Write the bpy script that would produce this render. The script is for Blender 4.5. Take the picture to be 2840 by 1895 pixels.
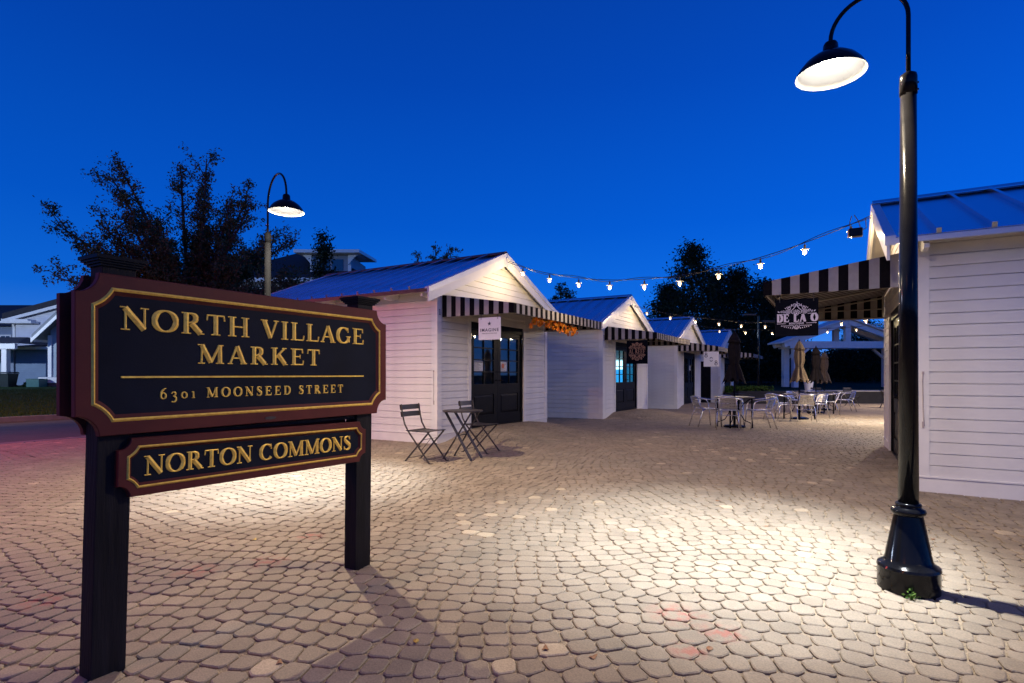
import bpy, math, random
import numpy as np
from mathutils import Vector, Matrix

random.seed(7); RNG = np.random.default_rng(7)
for o in list(bpy.data.objects): bpy.data.objects.remove(o)
scn = bpy.context.scene
COL = scn.collection
R = math.radians

# ------------------------------------------------------------------ camera
CAMH = 1.25
cam = bpy.data.cameras.new("camera"); camo = bpy.data.objects.new("camera", cam); COL.objects.link(camo)
camo.location = (0, 0, CAMH); camo.rotation_euler = (R(90), 0, 0)
cam.sensor_width = 36.0; cam.lens = 36.0 * 1557 / 2840
cam.shift_y = 90.5 / 2840
cam.clip_start = 0.05; cam.clip_end = 2000
scn.camera = camo

# ------------------------------------------------------------------ sky (clear dusk, glow low and to the right)
world = bpy.data.worlds.new("World"); scn.world = world; world.use_nodes = True
wt = world.node_tree; wt.nodes.clear()
w_out = wt.nodes.new("ShaderNodeOutputWorld"); w_bg = wt.nodes.new("ShaderNodeBackground")
w_tc = wt.nodes.new("ShaderNodeTexCoord"); w_sep = wt.nodes.new("ShaderNodeSeparateXYZ")
wt.links.new(w_tc.outputs["Generated"], w_sep.inputs[0])
w_el = wt.nodes.new("ShaderNodeMath"); w_el.operation = 'ARCSINE'
wt.links.new(w_sep.outputs["Z"], w_el.inputs[0])
w_map = wt.nodes.new("ShaderNodeMapRange"); w_map.inputs[1].default_value = 0.0; w_map.inputs[2].default_value = R(60)
wt.links.new(w_el.outputs[0], w_map.inputs[0])
w_ramp = wt.nodes.new("ShaderNodeValToRGB")
SKY = [(0.0, (0.100, 0.270, 0.780)), (0.06, (0.030, 0.205, 0.800)), (0.12, (0.005, 0.150, 0.770)), (0.24, (0.0012, 0.104, 0.655)), (0.45, (0.0010, 0.064, 0.475)),
       (0.66, (0.0014, 0.042, 0.335)), (1.0, (0.002, 0.024, 0.19))]
cr = w_ramp.color_ramp
while len(cr.elements) < len(SKY): cr.elements.new(0.5)
for e, (p, c) in zip(cr.elements, SKY): e.position = p; e.color = (*c, 1)
wt.links.new(w_map.outputs[0], w_ramp.inputs[0])
w_az = wt.nodes.new("ShaderNodeVectorMath"); w_az.operation = 'DOT_PRODUCT'; w_az.inputs[1].default_value = (0.85, -0.52, 0.0)
wt.links.new(w_tc.outputs["Generated"], w_az.inputs[0])
w_azm = wt.nodes.new("ShaderNodeMapRange"); w_azm.inputs[1].default_value = -1; w_azm.inputs[2].default_value = 1
w_azm.inputs[3].default_value = 0.84; w_azm.inputs[4].default_value = 1.34
wt.links.new(w_az.outputs["Value"], w_azm.inputs[0])
wt.links.new(w_ramp.outputs[0], w_bg.inputs["Color"]); wt.links.new(w_azm.outputs[0], w_bg.inputs["Strength"])
wt.links.new(w_bg.outputs[0], w_out.inputs[0])

vs = scn.view_settings
scn.display_settings.display_device = 'sRGB'
vs.view_transform = 'Standard'; vs.look = 'None'; vs.exposure = 0.0; vs.gamma = 1.0; vs.use_curve_mapping = False
cy = scn.cycles
cy.use_denoising = True
try: cy.denoiser = 'OPENIMAGEDENOISE'
except Exception: pass
cy.max_bounces = 6; cy.diffuse_bounces = 3; cy.glossy_bounces = 3; cy.transparent_max_bounces = 8
cy.sample_clamp_indirect = 4.0; cy.caustics_reflective = False; cy.caustics_refractive = False
cy.use_light_tree = True

# ------------------------------------------------------------------ directions shared by every building
VD = Vector((0.5, 0.8660254, 0)); UD = Vector((-0.8660254, 0.5, 0)); ND = -UD
W_B, D_B = 4.38, 5.1

# ------------------------------------------------------------------ materials
MATS = {}
def nd(t, k): return t.nodes.new(k)
def mat(name, col, rough=0.6, metal=0.0, var=0.12, scale=8.0, bump=0.0, bscale=60.0, spec=0.5, emit=None, estr=0.0, coords='Object', coat=0.0, stretch=None):
    if name in MATS: return MATS[name]
    m = bpy.data.materials.new(name); m.use_nodes = True; t = m.node_tree; b = t.nodes["Principled BSDF"]
    b.inputs["Roughness"].default_value = rough; b.inputs["Metallic"].default_value = metal
    b.inputs["Specular IOR Level"].default_value = spec
    if coat: b.inputs["Coat Weight"].default_value = coat; b.inputs["Coat Roughness"].default_value = 0.08
    tc = nd(t, "ShaderNodeTexCoord")
    src = tc.outputs[coords] if coords in ('Object', 'Generated') else nd(t, "ShaderNodeNewGeometry").outputs["Position"]
    if stretch:
        mp = nd(t, "ShaderNodeMapping"); mp.inputs["Scale"].default_value = stretch; t.links.new(src, mp.inputs[0]); src = mp.outputs[0]
    n = nd(t, "ShaderNodeTexNoise"); n.inputs["Scale"].default_value = scale; n.inputs["Detail"].default_value = 5
    t.links.new(src, n.inputs["Vector"])
    mx = nd(t, "ShaderNodeMix"); mx.data_type = 'RGBA'
    mx.inputs["A"].default_value = (*[max(0, c * (1 - var)) for c in col], 1)
    mx.inputs["B"].default_value = (*[min(1, c * (1 + var)) for c in col], 1)
    cl = nd(t, "ShaderNodeMapRange"); cl.inputs[1].default_value = 0.3; cl.inputs[2].default_value = 0.7
    t.links.new(n.outputs["Fac"], cl.inputs[0]); t.links.new(cl.outputs[0], mx.inputs["Factor"])
    t.links.new(mx.outputs["Result"], b.inputs["Base Color"])
    rr = nd(t, "ShaderNodeMapRange"); rr.inputs[3].default_value = max(0.02, rough - 0.08); rr.inputs[4].default_value = min(1, rough + 0.08)
    t.links.new(n.outputs["Fac"], rr.inputs[0]); t.links.new(rr.outputs[0], b.inputs["Roughness"])
    if bump:
        n2 = nd(t, "ShaderNodeTexNoise"); n2.inputs["Scale"].default_value = bscale; n2.inputs["Detail"].default_value = 4
        t.links.new(src, n2.inputs["Vector"])
        bp = nd(t, "ShaderNodeBump"); bp.inputs["Strength"].default_value = bump; bp.inputs["Distance"].default_value = 0.01
        t.links.new(n2.outputs["Fac"], bp.inputs["Height"]); t.links.new(bp.outputs[0], b.inputs["Normal"])
    if emit:
        b.inputs["Emission Color"].default_value = (*emit, 1); b.inputs["Emission Strength"].default_value = estr
    MATS[name] = m
    return m

def glass_mat(name, tint=(1, 1, 1), gloss=0.14):
    m = bpy.data.materials.new(name); m.use_nodes = True; t = m.node_tree; t.nodes.clear()
    out = nd(t, "ShaderNodeOutputMaterial"); mx = nd(t, "ShaderNodeMixShader")
    tr = nd(t, "ShaderNodeBsdfTransparent"); tr.inputs[0].default_value = (*tint, 1)
    gl = nd(t, "ShaderNodeBsdfGlossy"); gl.inputs["Roughness"].default_value = 0.02
    mx.inputs[0].default_value = gloss
    t.links.new(tr.outputs[0], mx.inputs[1]); t.links.new(gl.outputs[0], mx.inputs[2]); t.links.new(mx.outputs[0], out.inputs[0])
    MATS[name] = m
    return m

WHITE = mat("white_paint", (0.73, 0.70, 0.64), 0.5, var=0.09, scale=2.2, bump=0.08, bscale=25)
WHITE2 = mat("white_trim_paint", (0.77, 0.74, 0.68), 0.45, var=0.05, scale=4, bump=0.05, bscale=30)
BLACKP = mat("black_door_paint", (0.009, 0.009, 0.010), 0.42, var=0.3, scale=6, bump=0.06, bscale=40, spec=.08)
BLACKM = mat("black_metal", (0.006, 0.006, 0.007), 0.13, var=0.2, scale=10, bump=0.015, bscale=40, spec=.18)
BROWNM = mat("dark_brown_metal", (0.030, 0.024, 0.022), 0.42, var=0.2, scale=14, bump=0.05)
GREYM = mat("grey_pole_metal", (0.0035, 0.004, 0.0055), 0.75, var=0.15, scale=6, spec=.02)
ROOFM = mat("galvanised_roof", (0.56, 0.64, 0.73), 0.22, metal=0.92, var=0.10, scale=1.2, bump=0.02, bscale=2, stretch=(1, 3, 1))
ROOFT = mat("white_metal_trim", (0.66, 0.66, 0.66), 0.35, metal=0.15, var=0.06, scale=4)
COPPER = mat("rusty_ridge_metal", (0.11, 0.06, 0.045), 0.6, metal=0.1, var=0.3, scale=8)
STRB = mat("black_awning_canvas", (0.008, 0.007, 0.008), 0.9, var=0.2, scale=40, bump=0.15, bscale=300, spec=.06)
STRW = mat("cream_awning_canvas", (0.36, 0.33, 0.30), 0.85, var=0.08, scale=12, bump=0.15, bscale=300)
PIPE = mat("cream_awning_pipe", (0.40, 0.35, 0.28), 0.45, var=0.1, scale=9)
NAVY = mat("navy_sign_paint", (0.006, 0.008, 0.016), 0.65, var=0.25, scale=5, bump=0.08, bscale=120, spec=0.10)
MAROON = mat("maroon_sign_paint", (0.085, 0.017, 0.014), 0.55, var=0.14, scale=7, bump=0.06, bscale=80, spec=.18)
GOLD = mat("gold_leaf", (0.98, 0.56, 0.095), 0.42, metal=0.15, var=0.2, scale=45, bump=0.12, bscale=90, spec=.2)
POSTM = mat("weathered_black_post", (0.009, 0.008, 0.010), 0.65, var=0.5, scale=5, bump=0.3, bscale=22, stretch=(5, 5, 0.5), spec=.15)
ALU = mat("brushed_aluminium", (0.72, 0.72, 0.73), 0.22, metal=0.95, var=0.06, scale=20)
ALUS = mat("aluminium_slat", (0.70, 0.70, 0.70), 0.32, metal=0.9, var=0.08, scale=15)
TABLEM = mat("dark_table_top", (0.05, 0.042, 0.036), 0.45, var=0.2, scale=12)
UMB_D = mat("charcoal_canvas", (0.014, 0.012, 0.014), 0.9, var=0.3, scale=9, bump=0.3, bscale=30, spec=.1)
UMB_T = mat("tan_canvas", (0.105, 0.074, 0.046), 0.9, var=0.2, scale=9, bump=0.3, bscale=30)
BULB = mat("lit_bulb", (1, 0.9, 0.7), 0.4, emit=(1.0, 0.70, 0.36), estr=2.4)
BULBF = mat("lit_far_bulb", (1, 0.9, 0.7), 0.4, emit=(1.0, 0.66, 0.30), estr=2.2)
LAMPB = mat("lit_lamp_lens", (1, 1, 0.95), 0.4, emit=(1.0, 0.93, 0.84), estr=30)
ENAMEL = mat("white_enamel", (0.55, 0.55, 0.54), 0.3, var=0.03)
SOCK = mat("socket_plastic", (0.015, 0.013, 0.012), 0.5)
DISC = mat("pale_lamp_disc", (0.55, 0.5, 0.42), 0.4)
GLASS = glass_mat("door_glass", (0.82, 0.86, 0.88), 0.08)
PAPER = mat("white_paper", (0.62, 0.63, 0.64), 0.7, var=0.08, scale=30)
INK = mat("dark_ink", (0.02, 0.02, 0.06), 0.6)
ORANGE = mat("orange_print", (0.7, 0.2, 0.08), 0.6)
SIGNW = mat("white_sign_board", (0.74, 0.74, 0.76), 0.45, var=0.03)
SIGNK = mat("black_sign_board", (0.004, 0.005, 0.009), 0.6, var=0.15, spec=.03)
TANP = mat("tan_sign_print", (0.42, 0.21, 0.12), 0.6, var=0.1, scale=40)
LILAC = mat("pale_sign_print", (0.66, 0.60, 0.66), 0.55, var=0.05)
DARKIN = mat("dark_interior", (0.05, 0.045, 0.04), 0.8, var=0.3, scale=3)

def siding_mat(name, col, pitch=0.15):
    m = mat(name, col, 0.6, var=0.08, scale=2)
    t = m.node_tree; b = t.nodes["Principled BSDF"]
    tc = nd(t, "ShaderNodeTexCoord"); wv = nd(t, "ShaderNodeTexWave"); wv.wave_type = 'BANDS'; wv.bands_direction = 'Z'; wv.wave_profile = 'SAW'
    wv.inputs["Scale"].default_value = 1.0 / pitch / 3.18
    t.links.new(tc.outputs["Object"], wv.inputs["Vector"])
    bp = nd(t, "ShaderNodeBump"); bp.inputs["Strength"].default_value = 0.8; bp.inputs["Distance"].default_value = 0.02
    t.links.new(wv.outputs["Fac"], bp.inputs["Height"]); t.links.new(bp.outputs[0], b.inputs["Normal"])
    return m
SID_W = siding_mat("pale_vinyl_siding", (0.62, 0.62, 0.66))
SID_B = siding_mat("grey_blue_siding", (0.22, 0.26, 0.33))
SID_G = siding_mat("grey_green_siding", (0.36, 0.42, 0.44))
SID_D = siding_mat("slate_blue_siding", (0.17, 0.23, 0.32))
SHINGLE = mat("dark_roof_shingle", (0.025, 0.024, 0.028), 0.85, var=0.35, scale=6, bump=0.4, bscale=14)
WINGL = mat("window_glass", (0.03, 0.05, 0.07), 0.06, spec=0.9)
BARK = mat("tree_bark", (0.05, 0.038, 0.03), 0.9, var=0.35, scale=12, bump=0.5, bscale=20)

def leaf_mat(name, c1, c2, trans=0.25):
    m = bpy.data.materials.new(name); m.use_nodes = True; t = m.node_tree; b = t.nodes["Principled BSDF"]
    a = nd(t, "ShaderNodeAttribute"); a.attribute_name = "tone"
    mx = nd(t, "ShaderNodeMix"); mx.data_type = 'RGBA'; mx.inputs["A"].default_value = (*c1, 1); mx.inputs["B"].default_value = (*c2, 1)
    t.links.new(a.outputs["Fac"], mx.inputs["Factor"]); t.links.new(mx.outputs["Result"], b.inputs["Base Color"])
    b.inputs["Roughness"].default_value = 0.7; b.inputs["Specular IOR Level"].default_value = 0.08
    MATS[name] = m
    return m
LEAF_A = leaf_mat("autumn_green_leaf", (0.040, 0.062, 0.020), (0.105, 0.105, 0.048))
LEAF_B = leaf_mat("dark_green_leaf", (0.012, 0.022, 0.010), (0.035, 0.050, 0.022))
LEAF_C = leaf_mat("bright_shrub_leaf", (0.03, 0.07, 0.012), (0.10, 0.17, 0.03))
LEAF_O = leaf_mat("orange_maple_leaf", (0.55, 0.10, 0.015), (0.85, 0.36, 0.03))
GRASSM = leaf_mat("lawn_blade", (0.014, 0.055, 0.008), (0.055, 0.075, 0.014))

# paving stone material: tone is a property of each stone
def stone_mat():
    m = bpy.data.materials.new("concrete_cobble"); m.use_nodes = True; t = m.node_tree; b = t.nodes["Principled BSDF"]
    a = nd(t, "ShaderNodeAttribute"); a.attribute_name = "tone"
    rp = nd(t, "ShaderNodeValToRGB"); e = rp.color_ramp.elements
    stops = [(0.0, (0.255, 0.204, 0.145)), (0.3, (0.280, 0.225, 0.160)), (0.48, (0.305, 0.246, 0.176)), (0.5, (0.40, 0.315, 0.215)), (1.0, (0.46, 0.37, 0.25))]
    while len(e) < len(stops): e.new(0.5)
    for q, (p, c) in zip(e, stops): q.position = p; q.color = (*c, 1)
    t.links.new(a.outputs["Fac"], rp.inputs[0])
    g = nd(t, "ShaderNodeNewGeometry")
    n = nd(t, "ShaderNodeTexNoise"); n.inputs["Scale"].default_value = 130; n.inputs["Detail"].default_value = 3
    t.links.new(g.outputs["Position"], n.inputs["Vector"])
    n1 = nd(t, "ShaderNodeTexNoise"); n1.inputs["Scale"].default_value = 3.0; n1.inputs["Detail"].default_value = 4
    t.links.new(g.outputs["Position"], n1.inputs["Vector"])
    mr = nd(t, "ShaderNodeMapRange"); mr.inputs[1].default_value = 0.25; mr.inputs[2].default_value = 0.75; mr.inputs[3].default_value = 0.78; mr.inputs[4].default_value = 1.22
    t.links.new(n.outputs["Fac"], mr.inputs[0])
    mr1 = nd(t, "ShaderNodeMapRange"); mr1.inputs[1].default_value = 0.3; mr1.inputs[2].default_value = 0.7; mr1.inputs[3].default_value = 0.82; mr1.inputs[4].default_value = 1.14
    t.links.new(n1.outputs["Fac"], mr1.inputs[0])
    mm = nd(t, "ShaderNodeMath"); mm.operation = 'MULTIPLY'; t.links.new(mr.outputs[0], mm.inputs[0]); t.links.new(mr1.outputs[0], mm.inputs[1])
    sc = nd(t, "ShaderNodeVectorMath"); sc.operation = 'SCALE'; t.links.new(rp.outputs[0], sc.inputs[0]); t.links.new(mm.outputs[0], sc.inputs["Scale"])
    # faded red marking paint sprayed on the paving in a few places
    cur = sc.outputs[0]
    red = nd(t, "ShaderNodeMix"); red.data_type = 'RGBA'; red.inputs["B"].default_value = (0.42, 0.07, 0.05, 1)
    fac = None
    for (px, py, rad) in [(0.86, 2.93, 0.16), (1.02, 2.72, 0.12), (0.80, 2.55, 0.10), (-2.0, 3.55, 0.16), (-1.62, 3.72, 0.14), (-1.55, 4.3, 0.12), (-2.6, 3.1, 0.15)]:
        d = nd(t, "ShaderNodeVectorMath"); d.operation = 'DISTANCE'; d.inputs[1].default_value = (px, py, 0)
        t.links.new(g.outputs["Position"], d.inputs[0])
        k = nd(t, "ShaderNodeMapRange"); k.inputs[1].default_value = rad * 0.3; k.inputs[2].default_value = rad * 1.1; k.inputs[3].default_value = 0.5; k.inputs[4].default_value = 0.0
        t.links.new(d.outputs["Value"], k.inputs[0])
        if fac is None: fac = k.outputs[0]
        else:
            s = nd(t, "ShaderNodeMath"); s.operation = 'MAXIMUM'; t.links.new(fac, s.inputs[0]); t.links.new(k.outputs[0], s.inputs[1]); fac = s.outputs[0]
    n3 = nd(t, "ShaderNodeTexNoise"); n3.inputs["Scale"].default_value = 16; t.links.new(g.outputs["Position"], n3.inputs["Vector"])
    k2 = nd(t, "ShaderNodeMapRange"); k2.inputs[1].default_value = 0.42; k2.inputs[2].default_value = 0.6; t.links.new(n3.outputs["Fac"], k2.inputs[0])
    f2 = nd(t, "ShaderNodeMath"); f2.operation = 'MULTIPLY'; t.links.new(fac, f2.inputs[0]); t.links.new(k2.outputs[0], f2.inputs[1])
    t.links.new(f2.outputs[0], red.inputs["Factor"]); t.links.new(cur, red.inputs["A"])
    t.links.new(red.outputs["Result"], b.inputs["Base Color"])
    b.inputs["Roughness"].default_value = 0.72; b.inputs["Specular IOR Level"].default_value = 0.35
    bp = nd(t, "ShaderNodeBump"); bp.inputs["Strength"].default_value = 0.35; bp.inputs["Distance"].default_value = 0.004
    t.links.new(n.outputs["Fac"], bp.inputs["Height"]); t.links.new(bp.outputs[0], b.inputs["Normal"])
    MATS["stone"] = m
    return m
STONE = stone_mat()
SAND = mat("joint_sand", (0.36, 0.28, 0.19), 0.95, var=0.5, scale=160, bump=0.9, bscale=170, coords='World')
def far_stone_mat():
    m = mat("far_cobbles", (0.292, 0.226, 0.163), 0.8, var=0.2, scale=1.5, coords='World'); t = m.node_tree; b = t.nodes["Principled BSDF"]
    g = nd(t, "ShaderNodeNewGeometry"); v = nd(t, "ShaderNodeTexVoronoi"); v.feature = 'DISTANCE_TO_EDGE'; v.inputs["Scale"].default_value = 6.6
    t.links.new(g.outputs["Position"], v.inputs["Vector"])
    bp = nd(t, "ShaderNodeBump"); bp.inputs["Strength"].default_value = 1.0; bp.inputs["Distance"].default_value = 0.02
    mr = nd(t, "ShaderNodeMapRange"); mr.inputs[2].default_value = 0.12; t.links.new(v.outputs["Distance"], mr.inputs[0])
    t.links.new(mr.outputs[0], bp.inputs["Height"]); t.links.new(bp.outputs[0], b.inputs["Normal"])
    return m
FARST = far_stone_mat()
ASPH = mat("asphalt", (0.055, 0.052, 0.052), 0.85, var=0.25, scale=3, bump=0.5, bscale=90, coords='World')
KERBM = mat("kerb_concrete", (0.14, 0.135, 0.13), 0.8, var=0.15, scale=5, coords='World')
SOIL = mat("lawn_soil", (0.016, 0.032, 0.010), 0.95, var=0.4, scale=2.5, bump=0.5, bscale=30, coords='World', spec=.03)
SOILD = mat("park_grass", (0.020, 0.042, 0.020), 0.95, var=0.4, scale=1.5, bump=0.5, bscale=20, coords='World', spec=.03)
DECKM = mat("dark_wall_block", (0.022, 0.020, 0.020), 0.8, var=0.3, scale=5, bump=0.3, bscale=20)
COPING = mat("pale_coping", (0.32, 0.30, 0.29), 0.7, var=0.15, scale=5)

# ------------------------------------------------------------------ mesh builder
class MB:
    def __init__(s): s.v = []; s.f = []; s.m = []
    def add(s, vs_, fs, mi=0):
        k = len(s.v); s.v += [tuple(p) for p in vs_]
        for f in fs: s.f.append([i + k for i in f]); s.m.append(mi)
    def hexa(s, p, mi=0):      # 8 corners: bottom 0-3 ccw, top 4-7
        s.add(p, [(3, 2, 1, 0), (4, 5, 6, 7), (0, 1, 5, 4), (1, 2, 6, 5), (2, 3, 7, 6), (3, 0, 4, 7)], mi)
    def box(s, x0, x1, y0, y1, z0, z1, mi=0):
        s.hexa([(x0, y0, z0), (x1, y0, z0), (x1, y1, z0), (x0, y1, z0), (x0, y0, z1), (x1, y0, z1), (x1, y1, z1), (x0, y1, z1)], mi)
    def beam(s, a, b, w, h, up=(0, 0, 1), mi=0):
        a = Vector(a); b = Vector(b); d = (b - a).normalized(); upv = Vector(up)
        sd = d.cross(upv)
        if sd.length < 1e-5: sd = d.cross(Vector((1, 0, 0)))
        sd.normalize(); u = sd.cross(d).normalized()
        p = []
        for q in (a, b):
            p.append([q - sd * w / 2 - u * h / 2, q + sd * w / 2 - u * h / 2, q + sd * w / 2 + u * h / 2, q - sd * w / 2 + u * h / 2])
        s.add(p[0] + p[1], [(0, 1, 2, 3), (7, 6, 5, 4), (0, 4, 5, 1), (1, 5, 6, 2), (2, 6, 7, 3), (3, 7, 4, 0)], mi)
    def tube(s, pts, r, n=8, mi=0, closed=False):
        pts = [Vector(p) for p in pts]; N = len(pts)
        rs = r if isinstance(r, (list, tuple)) else [r] * N
        k = len(s.v); prev = None
        for i, p in enumerate(pts):
            if closed: d = pts[(i + 1) % N] - pts[i - 1]
            elif i == 0: d = pts[1] - pts[0]
            elif i == N - 1: d = pts[-1] - pts[-2]
            else: d = (pts[i + 1] - pts[i]).normalized() + (pts[i] - pts[i - 1]).normalized()
            d.normalize()
            if prev is None:
                a = Vector((0, 0, 1)) if abs(d.z) < 0.9 else Vector((1, 0, 0))
                x = d.cross(a).normalized()
            else:
                x = prev - d * prev.dot(d)
                if x.length < 1e-6: x = d.orthogonal()
                x.normalize()
            prev = x; y = d.cross(x)
            for j in range(n):
                t = 2 * math.pi * j / n
                s.v.append(tuple(p + (x * math.cos(t) + y * math.sin(t)) * rs[i]))
        for i in range(N if closed else N - 1):
            i2 = (i + 1) % N
            for j in range(n):
                j2 = (j + 1) % n
                s.f.append([k + i * n + j, k + i * n + j2, k + i2 * n + j2, k + i2 * n + j]); s.m.append(mi)
        if not closed:
            s.f.append([k + j for j in range(n)][::-1]); s.m.append(mi)
            s.f.append([k + (N - 1) * n + j for j in range(n)]); s.m.append(mi)
    def lathe(s, prof, n=24, c=(0, 0, 0), mi=0, cap=True, fn=None):
        k = len(s.v)
        for i, (r, z) in enumerate(prof):
            for j in range(n):
                t = 2 * math.pi * j / n; q = r * (fn(t, i) if fn else 1)
                s.v.append((c[0] + q * math.cos(t), c[1] + q * math.sin(t), c[2] + z))
        for i in range(len(prof) - 1):
            for j in range(n):
                j2 = (j + 1) % n
                s.f.append([k + i * n + j, k + i * n + j2, k + (i + 1) * n + j2, k + (i + 1) * n + j]); s.m.append(mi)
        if cap:
            s.f.append([k + j for j in range(n)][::-1]); s.m.append(mi)
            s.f.append([k + (len(prof) - 1) * n + j for j in range(n)]); s.m.append(mi)
    def prism(s, poly, fn, a, b, mi=0):      # poly 2d; fn(u, v, t) -> 3d; extruded t from a to b
        n = len(poly)
        s.add([fn(u, v, a) for u, v in poly] + [fn(u, v, b) for u, v in poly],
              [list(range(n))[::-1], list(range(n, 2 * n))] + [(i, (i + 1) % n, n + (i + 1) % n, n + i) for i in range(n)], mi)
    def mesh(s, name, mats, smooth=False):
        me = bpy.data.meshes.new(name); me.from_pydata(s.v, [], s.f)
        for m in (mats if isinstance(mats, (list, tuple)) else [mats]): me.materials.append(m)
        if len(me.materials) > 1: me.polygons.foreach_set("material_index", s.m)
        if smooth: me.polygons.foreach_set("use_smooth", [True] * len(me.polygons))
        me.update(); return me
    def build(s, name, mats, parent=None, smooth=False, loc=None, rotz=0.0, bev=0.0):
        return obj(name, s.mesh(name, mats, smooth), parent, loc, rotz, bev)

def obj(name, me, parent=None, loc=None, rotz=0.0, bev=0.0):
    o = bpy.data.objects.new(name, me); COL.objects.link(o)
    if parent: o.parent = parent
    if loc is not None: o.location = loc
    if rotz: o.rotation_euler.z = rotz
    if bev:
        b = o.modifiers.new("edge", 'BEVEL'); b.width = bev; b.segments = 2; b.limit_method = 'ANGLE'; b.angle_limit = R(40)
    return o
def tag(o, label=None, cat=None, group=None, kind=None):
    if label: o["label"] = label
    if cat: o["category"] = cat
    if group: o["group"] = group
    if kind: o["kind"] = kind
    return o
def thing(name, label, cat, loc=(0, 0, 0), rotz=0.0, group=None):
    o = bpy.data.objects.new(name, None); COL.objects.link(o); o.location = loc; o.rotation_euler.z = rotz
    o.empty_display_size = 0.1
    return tag(o, label, cat, group)
def kids(o): return [c for c in bpy.data.objects if c.parent == o]
def copy_tree(o, children, parent=None):
    c = o.copy(); COL.objects.link(c)
    if parent: c.parent = parent
    for ch in children.get(o, []): copy_tree(ch, children, c)
    return c
def child_map():
    d = {}
    for o in bpy.data.objects:
        if o.parent: d.setdefault(o.parent, []).append(o)
    return d
def light(name, kind, loc, power, col, parent=None, **kw):
    l = bpy.data.lights.new(name, kind); l.energy = power; l.color = col
    for k, v in kw.items(): setattr(l, k, v)
    o = bpy.data.objects.new(name, l); COL.objects.link(o); o.location = loc
    if parent: o.parent = parent
    return o

def sstep(a, b, x):
    t = max(0.0, min(1.0, (x - a) / (b - a))); return t * t * (3 - 2 * t)

# ------------------------------------------------------------------ ground shape
SHOPS = [  # origin x, y, z0, rotation, mound height
    ((-1.351, 10.11, 0.0), 60, 0.175), ((2.60, 16.15, -0.05), 60, 0.17), ((6.52, 22.2, -0.13), 60, 0.15), ((10.5, 28.3, -0.2), 60, 0.15), ((6.53, 9.81, 0.0), 240, 0.03)]
def shop_local(i, x, y):
    (ox, oy, oz), rot, mh = SHOPS[i]; a = R(rot); dx, dy = x - ox, y - oy
    return dx * math.cos(a) + dy * math.sin(a), -dx * math.sin(a) + dy * math.cos(a)
def gz(x, y):
    z = -0.0125 * max(0.0, min(16.0, y - 12.0))
    z += 0.006 * math.sin(x * 1.3 + y * 0.7) + 0.005 * math.sin(x * 0.6 - y * 1.1)
    for i, s in enumerate(SHOPS):
        sx, sy = shop_local(i, x, y)
        if -0.2 < sx < W_B + 0.2 and sy > -2.2 and sy < 1.0:
            z += s[2] * sstep(0.05, 1.05, sx) * sstep(0.02, 1.0, W_B - sx) * (1 - sstep(0.3, 1.8, -sy))
    return z
def in_shop(x, y, m=0.0):
    for i in range(len(SHOPS)):
        sx, sy = shop_local(i, x, y)
        if -m < sx < W_B + m and -m < sy < D_B + m: return True
    return False
RD = Vector((0.548, 0.8365, 0))            # direction of the street and the row of shops
EDGE0 = Vector((-9.3, 10.2, 0))            # a point on the edge between paving and street
def street_t(x, y):                         # distance across the street, 0 at the paving edge, positive away
    return (x - EDGE0.x) * -RD.y + (y - EDGE0.y) * RD.x
# ------------------------------------------------------------------ THE SETTING: ground sheets
def sheet(name, pts, mats, zf=None, loc=None):
    mb = MB(); mb.add(pts, [list(range(len(pts)))]); o = mb.build(name, mats); return tag(o, kind='structure')
g = MB(); g.add([(-900, -300, -1.0), (900, -300, -1.0), (900, 1200, -1.0), (-900, 1200, -1.0)], [(0, 1, 2, 3)])
tag(g.build("ground", SOILD), kind='structure')

FAR_Y = 18.0
def plaza_bed():
    mb = MB(); st = 0.4; idx = {}
    xs = np.arange(-14, 34.01, st); ys = np.arange(-9.2, 32.01, st)
    for j, y in enumerate(ys):
        for i, x in enumerate(xs):
            far = y > FAR_Y
            idx[i, j] = len(mb.v); mb.v.append((x, y, gz(x, y) - (0.0 if far else 0.0115)))
    for j in range(len(ys) - 1):
        for i in range(len(xs) - 1):
            x, y = xs[i] + st / 2, ys[j] + st / 2
            if street_t(x, y) > -0.1: continue
            mb.f.append([idx[i, j], idx[i + 1, j], idx[i + 1, j + 1], idx[i, j + 1]]); mb.m.append(1 if ys[j] > FAR_Y - 0.3 else 0)
    o = mb.build("plaza_pavement", [SAND, FARST], smooth=True); return tag(o, kind='structure')
plaza = plaza_bed()

# street, kerb and front lawn across the street
def strip(name, t0, t1, z0, z1, m, l0=-14, l1=70, th=0.0):
    mb = MB(); n = Vector((-RD.y, RD.x, 0))
    a, b = EDGE0 + RD * l0, EDGE0 + RD * l1
    p = [a + n * t0, b + n * t0, b + n * t1, a + n * t1]
    z = [z0, z0, z1, z1]
    if th: mb.hexa([(q.x, q.y, zz - th) for q, zz in zip(p, z)] + [(q.x, q.y, zz) for q, zz in zip(p, z)])
    else: mb.add([(q.x, q.y, zz) for q, zz in zip(p, z)], [(0, 1, 2, 3)])
    return tag(mb.build(name, m), kind='structure')
strip("street", -0.25, 6.0, -0.02, -0.02, ASPH)
strip("paving_edge", -0.35, -0.12, 0.012, 0.012, KERBM, th=0.2)
strip("kerb", 5.95, 6.15, 0.11, 0.11, KERBM, th=0.3)
strip("lawn", 6.15, 21.0, 0.10, 0.50, SOIL)
strip("house_ground", 21.0, 160.0, 0.50, 0.50, SOIL, l0=-60, l1=130)
# park beyond the plaza
pl = MB(); pl.add([(4, 28.9, 0.38), (70, 28.9, 0.38), (120, 110, 0.40), (2, 110, 0.40)], [(0, 1, 2, 3)])
tag(pl.build("park_lawn", SOILD), kind='structure')

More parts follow.
